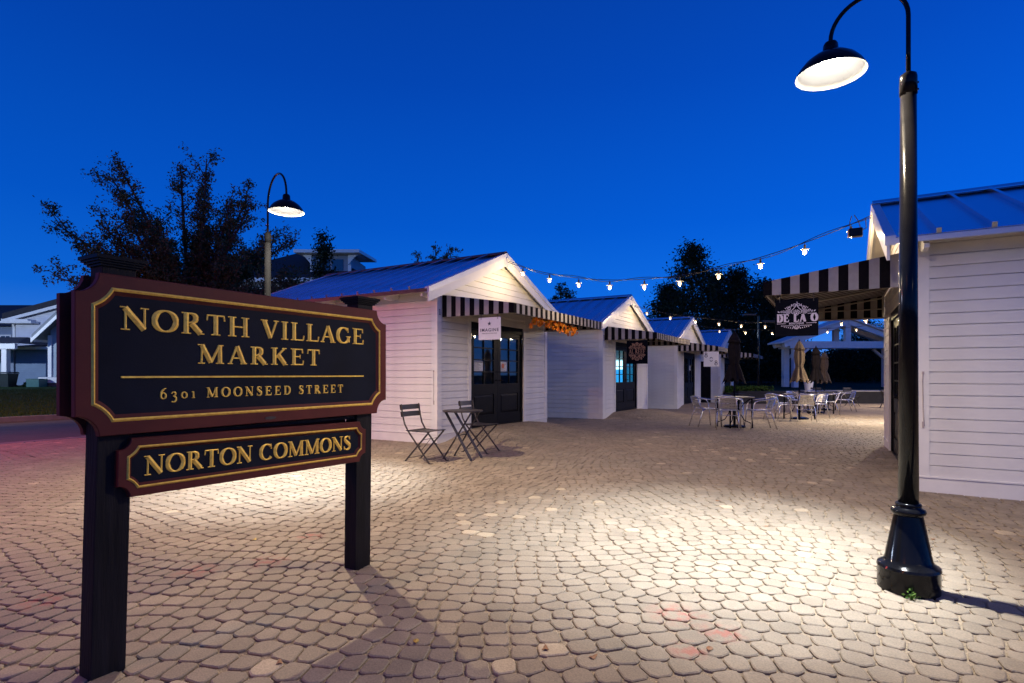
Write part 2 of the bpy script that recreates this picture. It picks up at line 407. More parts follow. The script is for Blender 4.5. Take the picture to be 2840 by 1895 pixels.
# ------------------------------------------------------------------ cobbles
def clip(poly, nx, ny, d):
    out = []; n = len(poly)
    for i in range(n):
        a = poly[i]; b = poly[(i + 1) % n]
        da = a[0] * nx + a[1] * ny - d; db = b[0] * nx + b[1] * ny - d
        if da <= 0: out.append(a)
        if (da < 0 < db) or (db < 0 < da):
            t = da / (da - db); out.append((a[0] + (b[0] - a[0]) * t, a[1] + (b[1] - a[1]) * t))
    return out
def make_cobbles():
    rr = random.Random(11); ang = R(-14); ca, sa = math.cos(ang), math.sin(ang)
    pts = []
    row = -30.0; k = 0
    while row < 34:
        x = -30 + rr.random() * 0.2
        while x < 32:
            w = rr.uniform(0.088, 0.150)
            xx = x + w / 2; yy = row + rr.uniform(-0.018, 0.018)
            wx = xx + 0.10 * math.sin(yy * 1.7 + xx * 0.4); wy = yy + 0.30 * math.sin(xx * 0.95 + 0.5 * math.sin(yy * 0.6)) + 0.10 * math.sin(xx * 2.3)
            X = wx * ca - wy * sa; Y = wx * sa + wy * ca
            if 1.35 < Y < FAR_Y + 0.2 and abs(X) < 0.98 * Y + 1.2 and street_t(X, Y) < -0.4 and not in_shop(X, Y, 0.0):
                pts.append((X, Y))
            x += w
        row += rr.uniform(0.118, 0.136)
    cell = 0.24; hsh = {}
    for i, (x, y) in enumerate(pts): hsh.setdefault((int(x // cell), int(y // cell)), []).append(i)
    stones = []
    for i, (x, y) in enumerate(pts):
        near = y < 8.5
        poly = [(-0.13, -0.13), (0.13, -0.13), (0.13, 0.13), (-0.13, 0.13)]
        cx, cy_ = int(x // cell), int(y // cell); nb = []
        for a in (-1, 0, 1):
            for b in (-1, 0, 1):
                for j in hsh.get((cx + a, cy_ + b), ()):
                    if j != i:
                        dx, dy = pts[j][0] - x, pts[j][1] - y; d = math.hypot(dx, dy)
                        if 1e-4 < d < 0.30: nb.append((d, dx, dy))
        nb.sort(); gap = rr.uniform(0.0030, 0.0055)
        for d, dx, dy in nb[:10]:
            poly = clip(poly, dx / d, dy / d, d / 2 - gap)
            if len(poly) < 3: break
        if len(poly) < 3: continue
        area = 0.5 * abs(sum(poly[q][0] * poly[(q + 1) % len(poly)][1] - poly[(q + 1) % len(poly)][0] * poly[q][1] for q in range(len(poly))))
        if area < 0.0022: continue
        # drop very short edges, then round the corners
        pp = [p for q, p in enumerate(poly) if math.hypot(p[0] - poly[q - 1][0], p[1] - poly[q - 1][1]) > 0.016]
        if len(pp) < 4: continue
        f = 0.20
        if near or y < 13:
            out = []
            for q in range(len(pp)):
                a, b = pp[q], pp[(q + 1) % len(pp)]
                out.append((a[0] + (b[0] - a[0]) * f, a[1] + (b[1] - a[1]) * f)); out.append((b[0] + (a[0] - b[0]) * f, b[1] + (a[1] - b[1]) * f))
            pp = out
        r_ = rr.random(); tone = rr.random() * 0.48
        if r_ > 0.992: tone = 0.5 + 0.5 * rr.random()
        # a few areas re-laid with paler stones
        if 8.0 < y < 9.6 and 3.0 < x < 4.6 and rr.random() < 0.2: tone = 0.6 + 0.3 * rr.random()
        if 4.4 < y < 5.6 and -0.5 < x < 1.2 and rr.random() < 0.05: tone = 0.7
        stones.append((x, y, pp, tone, rr.uniform(-0.0015, 0.0018), rr.uniform(-0.007, 0.007), rr.uniform(-0.007, 0.007)))
    def emit(mb, s, ox, oy, oz):
        x, y, pp, tone, dz, tx, ty = s; n = len(pp); k = len(mb.v)
        cx_ = sum(p[0] for p in pp) / n; cy2 = sum(p[1] for p in pp) / n
        for ring in range(3):
            for (a, b) in pp:
                if ring == 2:
                    l = math.hypot(a - cx_, b - cy2); q = max(0.3, 1 - 0.0065 / max(l, 0.02)); a, b = cx_ + (a - cx_) * q, cy2 + (b - cy2) * q
                z = gz(x + a, y + b) + dz + (-0.03, -0.0042, 0.0)[ring] + a * tx + b * ty
                mb.v.append((x + a - ox, y + b - oy, z - oz))
        c0 = len(mb.f)
        for ring in range(2):
            for q in range(n):
                q2 = (q + 1) % n; mb.f.append([k + ring * n + q, k + ring * n + q2, k + (ring + 1) * n + q2, k + (ring + 1) * n + q])
        mb.f.append([k + 2 * n + q for q in range(n)])
        mb.m += [0] * (len(mb.f) - c0)
        return len(mb.f) - c0
    def ccw(pp):
        return sum(pp[q][0] * pp[(q + 1) % len(pp)][1] - pp[(q + 1) % len(pp)][0] * pp[q][1] for q in range(len(pp))) > 0
    stones = [(s[0], s[1], s[2] if ccw(s[2]) else s[2][::-1]) + s[3:] for s in stones]
    inview = lambda s: abs(s[0]) < 0.905 * s[1] and s[1] > 2.3
    order = sorted(range(len(stones)), key=lambda i: (0 if inview(stones[i]) else 1, stones[i][1]))
    big = order[:296]; rest = order[296:]
    def finish(mb, name, tones):
        me = mb.mesh(name, STONE, smooth=False)
        at = me.attributes.new("tone", 'FLOAT', 'FACE'); at.data.foreach_set("value", tones)
        return me
    for i in big:
        s = stones[i]; mb = MB(); z = gz(s[0], s[1]); n = emit(mb, s, s[0], s[1], z)
        o = obj("cobble", finish(mb, "cobble", [s[3]] * n), plaza, (s[0], s[1], z))
    mb = MB(); tones = []
    for i in rest: tones += [stones[i][3]] * emit(mb, stones[i], 0, 0, 0)
    o = obj("cobbles", finish(mb, "cobbles", tones), plaza); o["kind"] = "stuff"
    print("stones", len(stones), "faces", len(mb.f))
make_cobbles()

# ------------------------------------------------------------------ lawn grass (stuff)
def leaf_mesh(name, P, size, m, up_bias=0.0, aspect=0.45, tone=None, rng=RNG, blade=False):
    n = len(P); d = rng.normal(size=(n, 3)); d /= np.linalg.norm(d, axis=1)[:, None]
    if blade: d = np.stack([rng.normal(0, .35, n), rng.normal(0, .35, n), np.ones(n)], 1); d /= np.linalg.norm(d, axis=1)[:, None]
    e = np.cross(d, rng.normal(size=(n, 3))); e /= np.linalg.norm(e, axis=1)[:, None]
    s = (size * rng.uniform(0.6, 1.3, n))[:, None]
    a = P; 
    if blade: v = np.stack([a - e * s * aspect * .5, a + e * s * aspect * .5, a + d * s], 1).reshape(-1, 3); k = 3
    else: v = np.stack([a - d * s * .5, a + e * s * aspect * .5, a + d * s * .5, a - e * s * aspect * .5], 1).reshape(-1, 3); k = 4
    me = bpy.data.meshes.new(name); me.vertices.add(n * k); me.vertices.foreach_set("co", v.astype(np.float32).ravel())
    me.loops.add(n * k); me.loops.foreach_set("vertex_index", np.arange(n * k, dtype=np.int32))
    me.polygons.add(n); me.polygons.foreach_set("loop_start", np.arange(0, n * k, k, dtype=np.int32)); me.polygons.foreach_set("loop_total", np.full(n, k, dtype=np.int32))
    me.materials.append(m); me.update(calc_edges=True)
    at = me.attributes.new("tone", 'FLOAT', 'FACE'); at.data.foreach_set("value", (tone if tone is not None else rng.random(n)).astype(np.float32))
    return me
nrm = np.array([-RD.y, RD.x, 0.0]); rdv = np.array(RD); e0 = np.array(EDGE0)
n = 80000; tt = 6.2 + 15 * RNG.random(n) ** 1.15; ll = RNG.uniform(-10, 12, n)
P = e0 + nrm * tt[:, None] + rdv * ll[:, None]; P[:, 2] = 0.10 + (tt - 6.15) / 14.85 * 0.40
tag(obj("grass", leaf_mesh("grass", P, 0.075, GRASSM, blade=True, aspect=0.16)), kind='stuff')

# ------------------------------------------------------------------ SHOPS
def xf(pts, m): return [m @ Vector(p) for p in pts]
ZR, SLOPE, OV = 3.80, 0.403, 0.436
MIDX = W_B / 2; TH = math.atan(SLOPE); CT, ST = math.cos(TH), math.sin(TH)
def roofz(x): return ZR - SLOPE * abs(x - MIDX)
PL = {}
def plank(name, parent, m, a, b, z0, z1, face, xa1=None, xb1=None):
    """one lap board; face 'f' facade (-y out), 'l' left side (-x out), 'r' right side (+x out), 'k' back. a..b bottom extent, xa1..xb1 top extent"""
    key = (parent.location.y < 12, face, round(a, 3), round(b, 3), round(z1 - z0, 3), xa1 and round(xa1, 3), xb1 and round(xb1, 3))
    if key not in PL:
        h = z1 - z0 - (0.008 if parent.location.y < 12 else 0.012); a1 = a if xa1 is None else xa1; b1 = b if xb1 is None else xb1
        o0, o1, i0 = 0.017, 0.011, -0.004
        def P(t, o, z):
            if face == 'f': return (t, -o, z)
            if face == 'k': return (t, D_B + o, z)
            if face == 'l': return (-o, t, z)
            return (W_B + o, t, z)
        mb = MB(); q = [P(a, o0, 0), P(b, o0, 0), P(b, i0, 0), P(a, i0, 0), P(a1, o1, h), P(b1, o1, h), P(b1, i0, h), P(a1, i0, h)]
        if face in ('l', 'k'): q = [q[1], q[0], q[3], q[2], q[5], q[4], q[7], q[6]]
        mb.hexa(q); PL[key] = mb.mesh(name, m)
    return obj(name, PL[key], parent, (0, 0, z0))

ROW = 0.1275; Z_SK = 0.172
DX0, DX1, DZ1 = 1.06, 3.195, 2.285
def stripes(mb, o, ex, ey, L, h0, h1, first=1, w=0.0985):
    """vertical stripes along ex for length L; bottom height h0(t), top h1(t) as offsets along ey from o"""
    n = max(1, round(L / w)); w = L / n
    for i in range(n):
        t0, t1 = i * w, (i + 1) * w
        mb.add([o + ex * t0 + ey * h0(t0), o + ex * t1 + ey * h0(t1), o + ex * t1 + ey * h1(t1), o + ex * t0 + ey * h1(t0)], [(0, 1, 2, 3)], (i + first) % 2)

def door_leaf(root, x0, x1, z0, z1, hand, notices=()):
    y = 0.05; w = x1 - x0; mb = MB(); st = 0.135; gz0, gz1 = z0 + 0.86, z1 - 0.12
    mb.box(x0, x0 + st, y - .02, y + .025, z0, z1); mb.box(x1 - st, x1, y - .02, y + .025, z0, z1)
    mb.box(x0 + st, x1 - st, y - .02, y + .025, gz1, z1); mb.box(x0 + st, x1 - st, y - .02, y + .025, z0 + .64, gz0); mb.box(x0 + st, x1 - st, y - .02, y + .025, z0, z0 + .22)
    # raised panel
    mb.box(x0 + st, x1 - st, y + .0, y + .02, z0 + .22, z0 + .64)
    px0, px1, pz0, pz1 = x0 + st + .05, x1 - st - .05, z0 + .27, z0 + .59
    mb.add([(x0 + st + .01, y, z0 + .23), (x1 - st - .01, y, z0 + .23), (x1 - st - .01, y, z0 + .63), (x0 + st + .01, y, z0 + .63), (px0, y - .014, pz0), (px1, y - .014, pz0), (px1, y - .014, pz1), (px0, y - .014, pz1)],
           [(0, 1, 5, 4), (1, 2, 6, 5), (2, 3, 7, 6), (3, 0, 4, 7), (4, 5, 6, 7)])
    ga, gb = x0 + st, x1 - st; mw = 0.022
    mb.box((ga + gb) / 2 - mw / 2, (ga + gb) / 2 + mw / 2, y - .016, y + .02, gz0, gz1)
    for k in range(1, 4):
        zz = gz0 + (gz1 - gz0) * k / 4; mb.box(ga, gb, y - .0155, y + .0195, zz - mw / 2, zz + mw / 2)
    d = mb.build("door", BLACKP, root)
    for cxi in range(2):
        for k in range(4):
            a = ga + (gb - ga) / 2 * cxi; b = a + (gb - ga) / 2; za = gz0 + (gz1 - gz0) * k / 4; zb = za + (gz1 - gz0) / 4
            m2 = MB(); e = mw / 2; m2.box(a + e * cxi, b - e * (1 - cxi), y + .003, y + .008, za + (e if k else 0), zb - (e if k < 3 else 0)); m2.build("pane", GLASS, d)
    hx = x1 - .06 if hand > 0 else x0 + .06
    m3 = MB(); m3.tube([(hx, y - .02, z0 + .93), (hx, y - .07, z0 + .93)], 0.012, 8); m3.tube([(hx, y - .07, z0 + .93), (hx - .1 * hand, y - .075, z0 + .93)], 0.011, 8)
    m3.lathe([(0.0, 0), (0.028, 0.002), (0.028, 0.01)], 14, (hx, y - .03, z0 + 1.1)); m3.build("handle", BLACKM, d, smooth=True)
    hxx = x0 if hand > 0 else x1
    for zz in (z0 + .25, z0 + 1.05, z0 + 1.8):
        m4 = MB(); m4.box(hxx - .02, hxx + .02, y - .05, y - .021, zz - .055, zz + .055); m4.build("hinge", BLACKM, d)
    for (kind, col, row) in notices:
        a = ga + (gb - ga) / 2 * col + .012; b = a + (gb - ga) / 2 - .03; za = gz0 + (gz1 - gz0) * row / 4 + .015; zb = za + (gz1 - gz0) / 4 - .04
        m5 = MB()
        if kind == 'round': b = a + (b - a) * .8
        m5.box(a, b, y - .003, y - .001, za, zb, 0)
        if kind == 'round':
            cxx, czz = a + (b - a) * .4, zb - .09; m5.prism([(cxx + .055 * math.cos(t * math.pi / 10), czz + .055 * math.sin(t * math.pi / 10)) for t in range(20)], lambda u, v, t: (u, t, v), y - .0045, y - .0032, 2)
        for q in range(7):
            zz = za + .02 + q * .022
            m5.box(a + .012, a + .012 + (b - a - .03) * random.uniform(.5, 1), y - .0042, y - .0031, zz, zz + .006, 1)
        if kind != 'round': m5.box(a + .01, b - .01, y - .0042, y - .0031, zb - .03, zb - .012, 1)
        m5.build("notice", [PAPER, INK, ORANGE], d)

def roof_side_panel(side, y0, y1, rib=True):
    mb = MB(); L = (MIDX + OV) / CT
    def P(d, y, h): 
        x = MIDX - d * CT if side < 0 else MIDX + d * CT
        return (x + (-ST * h if side < 0 else ST * h), y, ZR - d * ST + h * CT)
    def slab(d0, d1, ya, yb, h0, h1):
        p = [P(d0, ya, h0), P(d1, ya, h0), P(d1, yb, h0), P(d0, yb, h0), P(d0, ya, h1), P(d1, ya, h1), P(d1, yb, h1), P(d0, yb, h1)]
        if side < 0: p = [p[1], p[0], p[3], p[2], p[5], p[4], p[7], p[6]]
        mb.hexa(p)
    slab(0.02, L, y0 + .002, y1 - .002, -0.012, 0.0)
    if rib: slab(0.06, L + .004, y1 - .024, y1 + .018, 0.0, 0.054)
    return mb

def make_shop(idx, name, label, side_planks='l', zscale=1.0, number=None, group="small white market shops", notices=((), ()), facade_planks=True, glow=False, side_door=False):
    (ox, oy, oz), rot, mh = SHOPS[idx]
    root = thing(name, label, "shop", (ox, oy, oz), R(rot), group); root.scale.z = zscale
    fl = mh; FO = .27 if idx == 4 else .13
    T = 0.10; wt_ = roofz(0) - 0.085
    mb = MB()
    mb.box(0.004, T, 0.004, D_B - .004, -.25, wt_); mb.box(W_B - T, W_B - .004, 0.004, D_B - .004, -.25, wt_)
    mb.box(T, W_B - T, D_B - T, D_B - .004, -.25, wt_)
    mb.box(T, DX0, 0.004, T, -.25, wt_); mb.box(DX1, W_B - T, 0.004, T, -.25, wt_); mb.box(DX0, DX1, 0.004, T, DZ1, wt_)
    mb.box(T, W_B - T, T, D_B - T, -.2, fl - .01, 1)
    for ya, yb in ((0.004, T), (D_B - T, D_B - .004)):
        mb.prism([(0.004, wt_), (W_B - .004, wt_), (MIDX, ZR - .085)], lambda u, v, t: (u, t, v), ya, yb)
    # stockroom partition and shelves behind the doors
    mb.box(T, W_B - T, 2.4, 2.45, fl - .01, wt_, 1)
    for zz in (0.5, 0.95, 1.4, 1.85): mb.box(0.7, 3.6, 2.05, 2.4, fl + zz, fl + zz + .03, 1)
    mb.build("wall", [WHITE, DARKIN], root)
    # skirt board, corner boards
    for fa in ('f', 'l', 'r', 'k'):
        def bx(a, b, o, z0, z1):
            if fa == 'f': s.box(a, b, -o, 0, z0, z1)
            elif fa == 'k': s.box(a, b, D_B, D_B + o, z0, z1)
            elif fa == 'l': s.box(-o, 0, a, b, z0, z1)
            else: s.box(W_B, W_B + o, a, b, z0, z1)
        rng = [(0, DX0 - .1), (DX1 + .1, W_B)] if fa == 'f' else [(0, W_B)] if fa == 'k' else [(-.021, D_B + .021)]
        for a, b in rng:
            s = MB(); bx(a, b, .021, -.2, Z_SK - .014); bx(a - .0 if fa in 'fk' else a - .012, b + (.0 if fa in 'fk' else .012), .036, Z_SK - .014, Z_SK); s.build("skirt_board", WHITE2, root)
    for cx, sx in ((0, -1), (W_B, 1)):
        for cy_, sy in ((0, -1), (D_B, 1)):
            c = MB(); x0, x1 = sorted((cx + sx * .024, cx - sx * .105)); y0, y1 = sorted((cy_, cy_ + sy * .024))
            c.box(x0, x1, y0, y1, Z_SK, wt_)
            y0, y1 = sorted((cy_, cy_ - sy * .105)); x0, x1 = sorted((cx, cx + sx * .024)); c.box(x0, x1, y0, y1, Z_SK, wt_)
            c.build("corner_board", WHITE2, root)
    # lap boards
    nrow = int((wt_ - Z_SK) / ROW) + 1
    hidden = MB()
    for fa in 'lr':
        for k in range(nrow):
            z0 = Z_SK + k * ROW; z1 = min(z0 + ROW, wt_)
            if z1 - z0 < .02: continue
            if fa in side_planks: plank("clapboard", root, WHITE, .105, D_B - .105, z0, z1, fa)
            else:
                if fa == 'l': hidden.hexa([(-.004, D_B - .105, z0), (-.004, .105, z0), (.004, .105, z0), (.004, D_B - .105, z0), (-.008, D_B - .105, z1 - .004), (-.008, .105, z1 - .004), (.004, .105, z1 - .004), (.004, D_B - .105, z1 - .004)][0:8])
                else: hidden.box(W_B - .004, W_B + .014, .105, D_B - .105, z0, z1 - .004)
    for k in range(nrow): hidden.box(.105, W_B - .105, D_B - .004, D_B + .014, Z_SK + k * ROW, min(Z_SK + (k + 1) * ROW, wt_) - .010)
    o = hidden.build("cladding", WHITE, root); o["kind"] = "stuff"
    fac = MB()
    k = 0
    while True:
        z0 = Z_SK + k * ROW; z1 = z0 + ROW; k += 1
        lim = lambda z: max(.105, MIDX - (ZR - .09 - z) / SLOPE)
        if z0 > ZR - .16: break
        z1 = min(z1, ZR - .1)
        if z0 >= DZ1 + .1: segs = [(lim(z0), W_B - lim(z0), lim(z1), W_B - lim(z1))]
        elif z1 <= DZ1 + .1: segs = [(.105, DX0 - .1, .105, DX0 - .1), (DX1 + .1, W_B - .105, DX1 + .1, W_B - .105)]
        else: segs = [(.105, DX0 - .1, .105, DX0 - .1), (DX1 + .1, W_B - .105, DX1 + .1, W_B - .105)]
        for a, b, a1, b1 in segs:
            if facade_planks: plank("clapboard", root, WHITE, a, b, z0, z1, 'f', a1, b1)
            else: fac.hexa([(a, -.019, z0), (b, -.019, z0), (b, .003, z0), (a, .003, z0), (a1, -.011, z1 - .013), (b1, -.011, z1 - .013), (b1, .003, z1 - .013), (a1, .003, z1 - .013)])
    if not facade_planks:
        o = fac.build("facade_cladding", WHITE, root); o["kind"] = "stuff"
    # door casing, frame, leaves
    c = MB(); c.box(DX0 - .1, DX0, -.026, 0, fl - .1, DZ1 + .1); c.box(DX1, DX1 + .1, -.026, 0, fl - .1, DZ1 + .1); c.box(DX0, DX1, -.026, 0, DZ1, DZ1 + .1); c.build("door_casing", WHITE2, root)
    c = MB(); c.box(DX0, DX0 + .04, .0, .1, fl - .1, DZ1); c.box(DX1 - .04, DX1, .0, .1, fl - .1, DZ1); c.box(DX0 + .04, DX1 - .04, .0, .1, DZ1 - .13, DZ1); c.box(DX0 + .04, DX1 - .04, .0, .1, fl - .1, fl + .012); c.build("door_frame", BLACKP, root)
    xm = (DX0 + DX1) / 2
    door_leaf(root, DX0 + .042, xm - .003, fl + .015, DZ1 - .133, 1, notices[0]); door_leaf(root, xm + .003, DX1 - .042, fl + .015, DZ1 - .133, -1, notices[1])
    # roof
    c = MB()
    for sd in (-1, 1):
        e = MIDX + sd * (MIDX + OV - .01)
        p = [(MIDX, -FO, ZR - .07), (e, -FO, roofz(e) - .07), (e, D_B + .13, roofz(e) - .07), (MIDX, D_B + .13, ZR - .07), (MIDX, -FO, ZR - .014), (e, -FO, roofz(e) - .014), (e, D_B + .13, roofz(e) - .014), (MIDX, D_B + .13, ZR - .014)]
        if sd < 0: p = [p[1], p[0], p[3], p[2], p[5], p[4], p[7], p[6]]
        c.hexa(p)
    c.build("roof_deck", WHITE, root)
    npan = 13; pw = (D_B + .17 + FO) / npan
    for sd in (-1, 1):
        me = roof_side_panel(sd, 0, pw).mesh("roof_panel", ROOFM); me2 = roof_side_panel(sd, 0, pw, False).mesh("roof_panel", ROOFM)
        for q in range(npan): obj("roof_panel", me if q < npan - 1 else me2, root, (0, -FO - .02 + q * pw, 0))
    c = MB()
    c.prism([(MIDX - .13, roofz(MIDX - .13) + .036), (MIDX, ZR + .052), (MIDX + .13, roofz(MIDX + .13) + .036), (MIDX + .13, roofz(MIDX + .13) + .046), (MIDX, ZR + .062), (MIDX - .13, roofz(MIDX - .13) + .046)], lambda u, v, t: (u, t, v), -FO - .03, D_B + .16)
    c.build("ridge_cap", COPPER if idx == 0 else ROOFM, root)
    for sd in (-1, 1):
        for yy, s in ((-FO, -1), (D_B + .13, 1)):
            c = MB(); e = MIDX + sd * (MIDX + OV)
            a, b = (yy - .028, yy) if s < 0 else (yy, yy + .028)
            c.prism([(MIDX, ZR - .26), (e, roofz(e) - .24), (e, roofz(e) - .03), (MIDX, ZR - .03)], lambda u, v, t: (u, t, v), a, b)
            c.build("rake_board", WHITE2, root)
            c = MB(); a, b = (yy - .045, yy + .05) if s < 0 else (yy - .05, yy + .045)
            c.prism([(MIDX, ZR - .075), (e + sd * .012, roofz(e) - .085), (e + sd * .012, roofz(e) + .016), (MIDX, ZR + .022)], lambda u, v, t: (u, t, v), a, b)
            c.build("rake_trim", ROOFT, root)
        c = MB(); e = MIDX + sd * (MIDX + OV); x0, x1 = sorted((e, e + sd * .018)); c.box(x0, x1, -FO, D_B + .13, roofz(e) - .07, roofz(e) - .016); c.build("eave_drip", COPPER if idx == 0 else ROOFT, root)
        for yy in np.arange(.02, D_B, .86):
            c = MB(); o_ = OV - .05; x0 = 0 if sd < 0 else W_B
            c.prism([(0, wt_ - .17), (o_ * .55, wt_ - .23), (o_, wt_ - .22), (o_, wt_ - SLOPE * OV + .0), (0, wt_ + .0)], lambda u, v, t: (x0 + sd * u, t, v), yy, yy + .045)
            c.build("eave_bracket", WHITE2, root)
    # awning
    a0, a1, pj = .118, W_B - .118, 1.525; zt, zf, zb = 2.69, 2.454, 2.284
    c = MB(); X, Y, Z = Vector((1, 0, 0)), Vector((0, -1, 0)), Vector((0, 0, 1))
    stripes(c, Vector((a0, -.03, 0)), Y, Z, pj - .03, lambda t: zb, lambda t: zt + (zf - zt) * t / (pj - .03), 0)
    stripes(c, Vector((a1, -.03, 0)), Y, Z, pj - .03, lambda t: zb, lambda t: zt + (zf - zt) * t / (pj - .03), 0)
    stripes(c, Vector((a0, -pj, 0)), X, Z, a1 - a0, lambda t: zb, lambda t: zf, 0)
    tp = Vector((0, -(pj - .03), zf - zt)).normalized(); L = math.hypot(pj - .03, zf - zt)
    stripes(c, Vector((a0, -.03, zt)), X, tp, a1 - a0, lambda t: 0, lambda t: L, 0)
    aw = c.build("awning", [STRB, STRW], root)
    c = MB(); r = .014
    for xx in (a0 + .03, a1 - .03, a0 + (a1 - a0) / 3, a0 + (a1 - a0) * 2 / 3):
        c.tube([(xx, -.05, zt - .04), (xx, -pj + .03, zf - .03)], r, 6)
        if xx < a0 + .1 or xx > a1 - .1:
            c.tube([(xx, -.03, zb + .015), (xx, -pj + .03, zb + .015)], r, 6); c.tube([(xx, -.05, zt), (xx, -.05, zb)], r, 6); c.tube([(xx, -pj * .62, zb), (xx, -pj * .62, zt - .16)], r, 6); c.tube([(xx, -.05, zb + .17), (xx, -pj * .9, zb + .17)], r * .8, 6)
    c.tube([(a0 + .03, -pj + .03, zb + .015), (a1 - .03, -pj + .03, zb + .015)], r, 6); c.tube([(a0 + .03, -pj + .03, zf - .02), (a1 - .03, -pj + .03, zf - .02)], r, 6); c.tube([(a0 + .03, -.06, zt - .04), (a1 - .03, -.06, zt - .04)], r, 6)
    c.build("awning_frame", PIPE, aw)
    c = MB()   # rope cleat with a loose strap on the corner board
    xx = -.03 if 'l' in side_planks else W_B + .03
    c.tube([(xx, .05, 1.30), (xx - .01 if xx < 0 else xx + .01, .045, 1.22), (xx, .05, 1.05), (xx, .05, .92), (xx, .06, .72)], .005, 6); c.box(xx - .006, xx + .006, .042, .058, .70, .77); c.box(xx - .008, xx + .008, .04, .06, 1.29, 1.32)
    c.build("tie_strap", WHITE2 if idx in (1, 2) else mat("weathered_strap", (0.40, 0.33, 0.31), .7), root)
    if number:
        c = MB(); glyph_flat(c, number, 0.16, 0.0)
        me = c.mesh("house_number", INK); n_ = obj("house_number", me, root, (.012, -.03, 2.32) if idx != 4 else (W_B - .09, -.03, 2.32)); n_.rotation_euler = (R(90), 0, 0)
    if glow:
        xw = W_B - T - .03; c = MB(); c.box(xw - .03, xw, .78, 2.2, fl + .45, fl + 1.5, 0); c.box(xw - .03, xw, .12, .76, fl + .4, fl + 1.55, 1)
        for q in range(5): c.box(xw - .16, xw - .04, .82 + q * .2, .95 + q * .2, fl + .5 + .1 * (q % 3), fl + .72 + .12 * (q % 2), 2)
        c.box(xw - .05, xw - .031, .80, 2.1, fl + 1.30, fl + 1.62, 3)
        c.build("lit_display_case", [mat("cyan_screen", (.1, .3, .4), .5, emit=(0.03, 0.42, 1.0), estr=1.3), mat("teal_backlight", (.05, .2, .25), .5, emit=(0.01, 0.16, 0.36), estr=.8), mat("lit_bottles", (.2, .35, .1), .4, emit=(0.15, 0.45, 0.25), estr=.8), mat("white_tube", (.8, .9, 1), .5, emit=(.55, .9, 1.0), estr=3.0)], root)
        light("display_glow", 'POINT', (3.6, .7, 1.5), 6, (0.2, 0.7, 1.0), root, shadow_soft_size=.1)
    if side_door:
        c = MB(); c.box(-.035, -.024, .45, 1.35, -.1, 2.1, 0); c.box(-.042, -.024, .36, .45, -.1, 2.2, 1); c.box(-.042, -.024, 1.35, 1.44, -.1, 2.2, 1); c.box(-.042, -.024, .45, 1.35, 2.1, 2.2, 1)
        c.box(-.05, -.036, .52, .57, .95, 1.05, 0); c.build("side_door", [BLACKP, WHITE2], root)
    return root

# ------------------------------------------------------------------ serif lettering
def ell(cx, cy, rx, ry, a0, a1, wx, wy, n=22):
    P = []; Wd = []
    for i in range(n + 1):
        t = R(a0 + (a1 - a0) * i / n); P.append((cx + rx * math.cos(t), cy + ry * math.sin(t))); c2 = math.cos(t) ** 2; Wd.append(wx * c2 + wy * (1 - c2))
    return P, Wd
def ln(x0, y0, x1, y1, w, w1=None): return ([(x0, y0), (x1, y1)], [w, w if w1 is None else w1])
def sf(x, y, h): yy = .026 if y == 0 else .974 if y == 1 else y; return ([(x - h, yy), (x + h, yy)], [.052, .052])
T_, N_ = .205, .08
def crv(pts, ws, n=3):
    out = []; wo = []; m = len(pts)
    for i in range(m - 1):
        p0, p1, p2, p3 = pts[max(0, i - 1)], pts[i], pts[i + 1], pts[min(m - 1, i + 2)]
        for k in range(n):
            t = k / n; f = lambda a, b, c, d: .5 * (2 * b + (c - a) * t + (2 * a - 5 * b + 4 * c - d) * t * t + (3 * b - a - 3 * c + d) * t ** 3)
            out.append((f(p0[0], p1[0], p2[0], p3[0]), f(p0[1], p1[1], p2[1], p3[1]))); wo.append(ws[i] + (ws[i + 1] - ws[i]) * t)
    out.append(pts[-1]); wo.append(ws[-1]); return out, wo
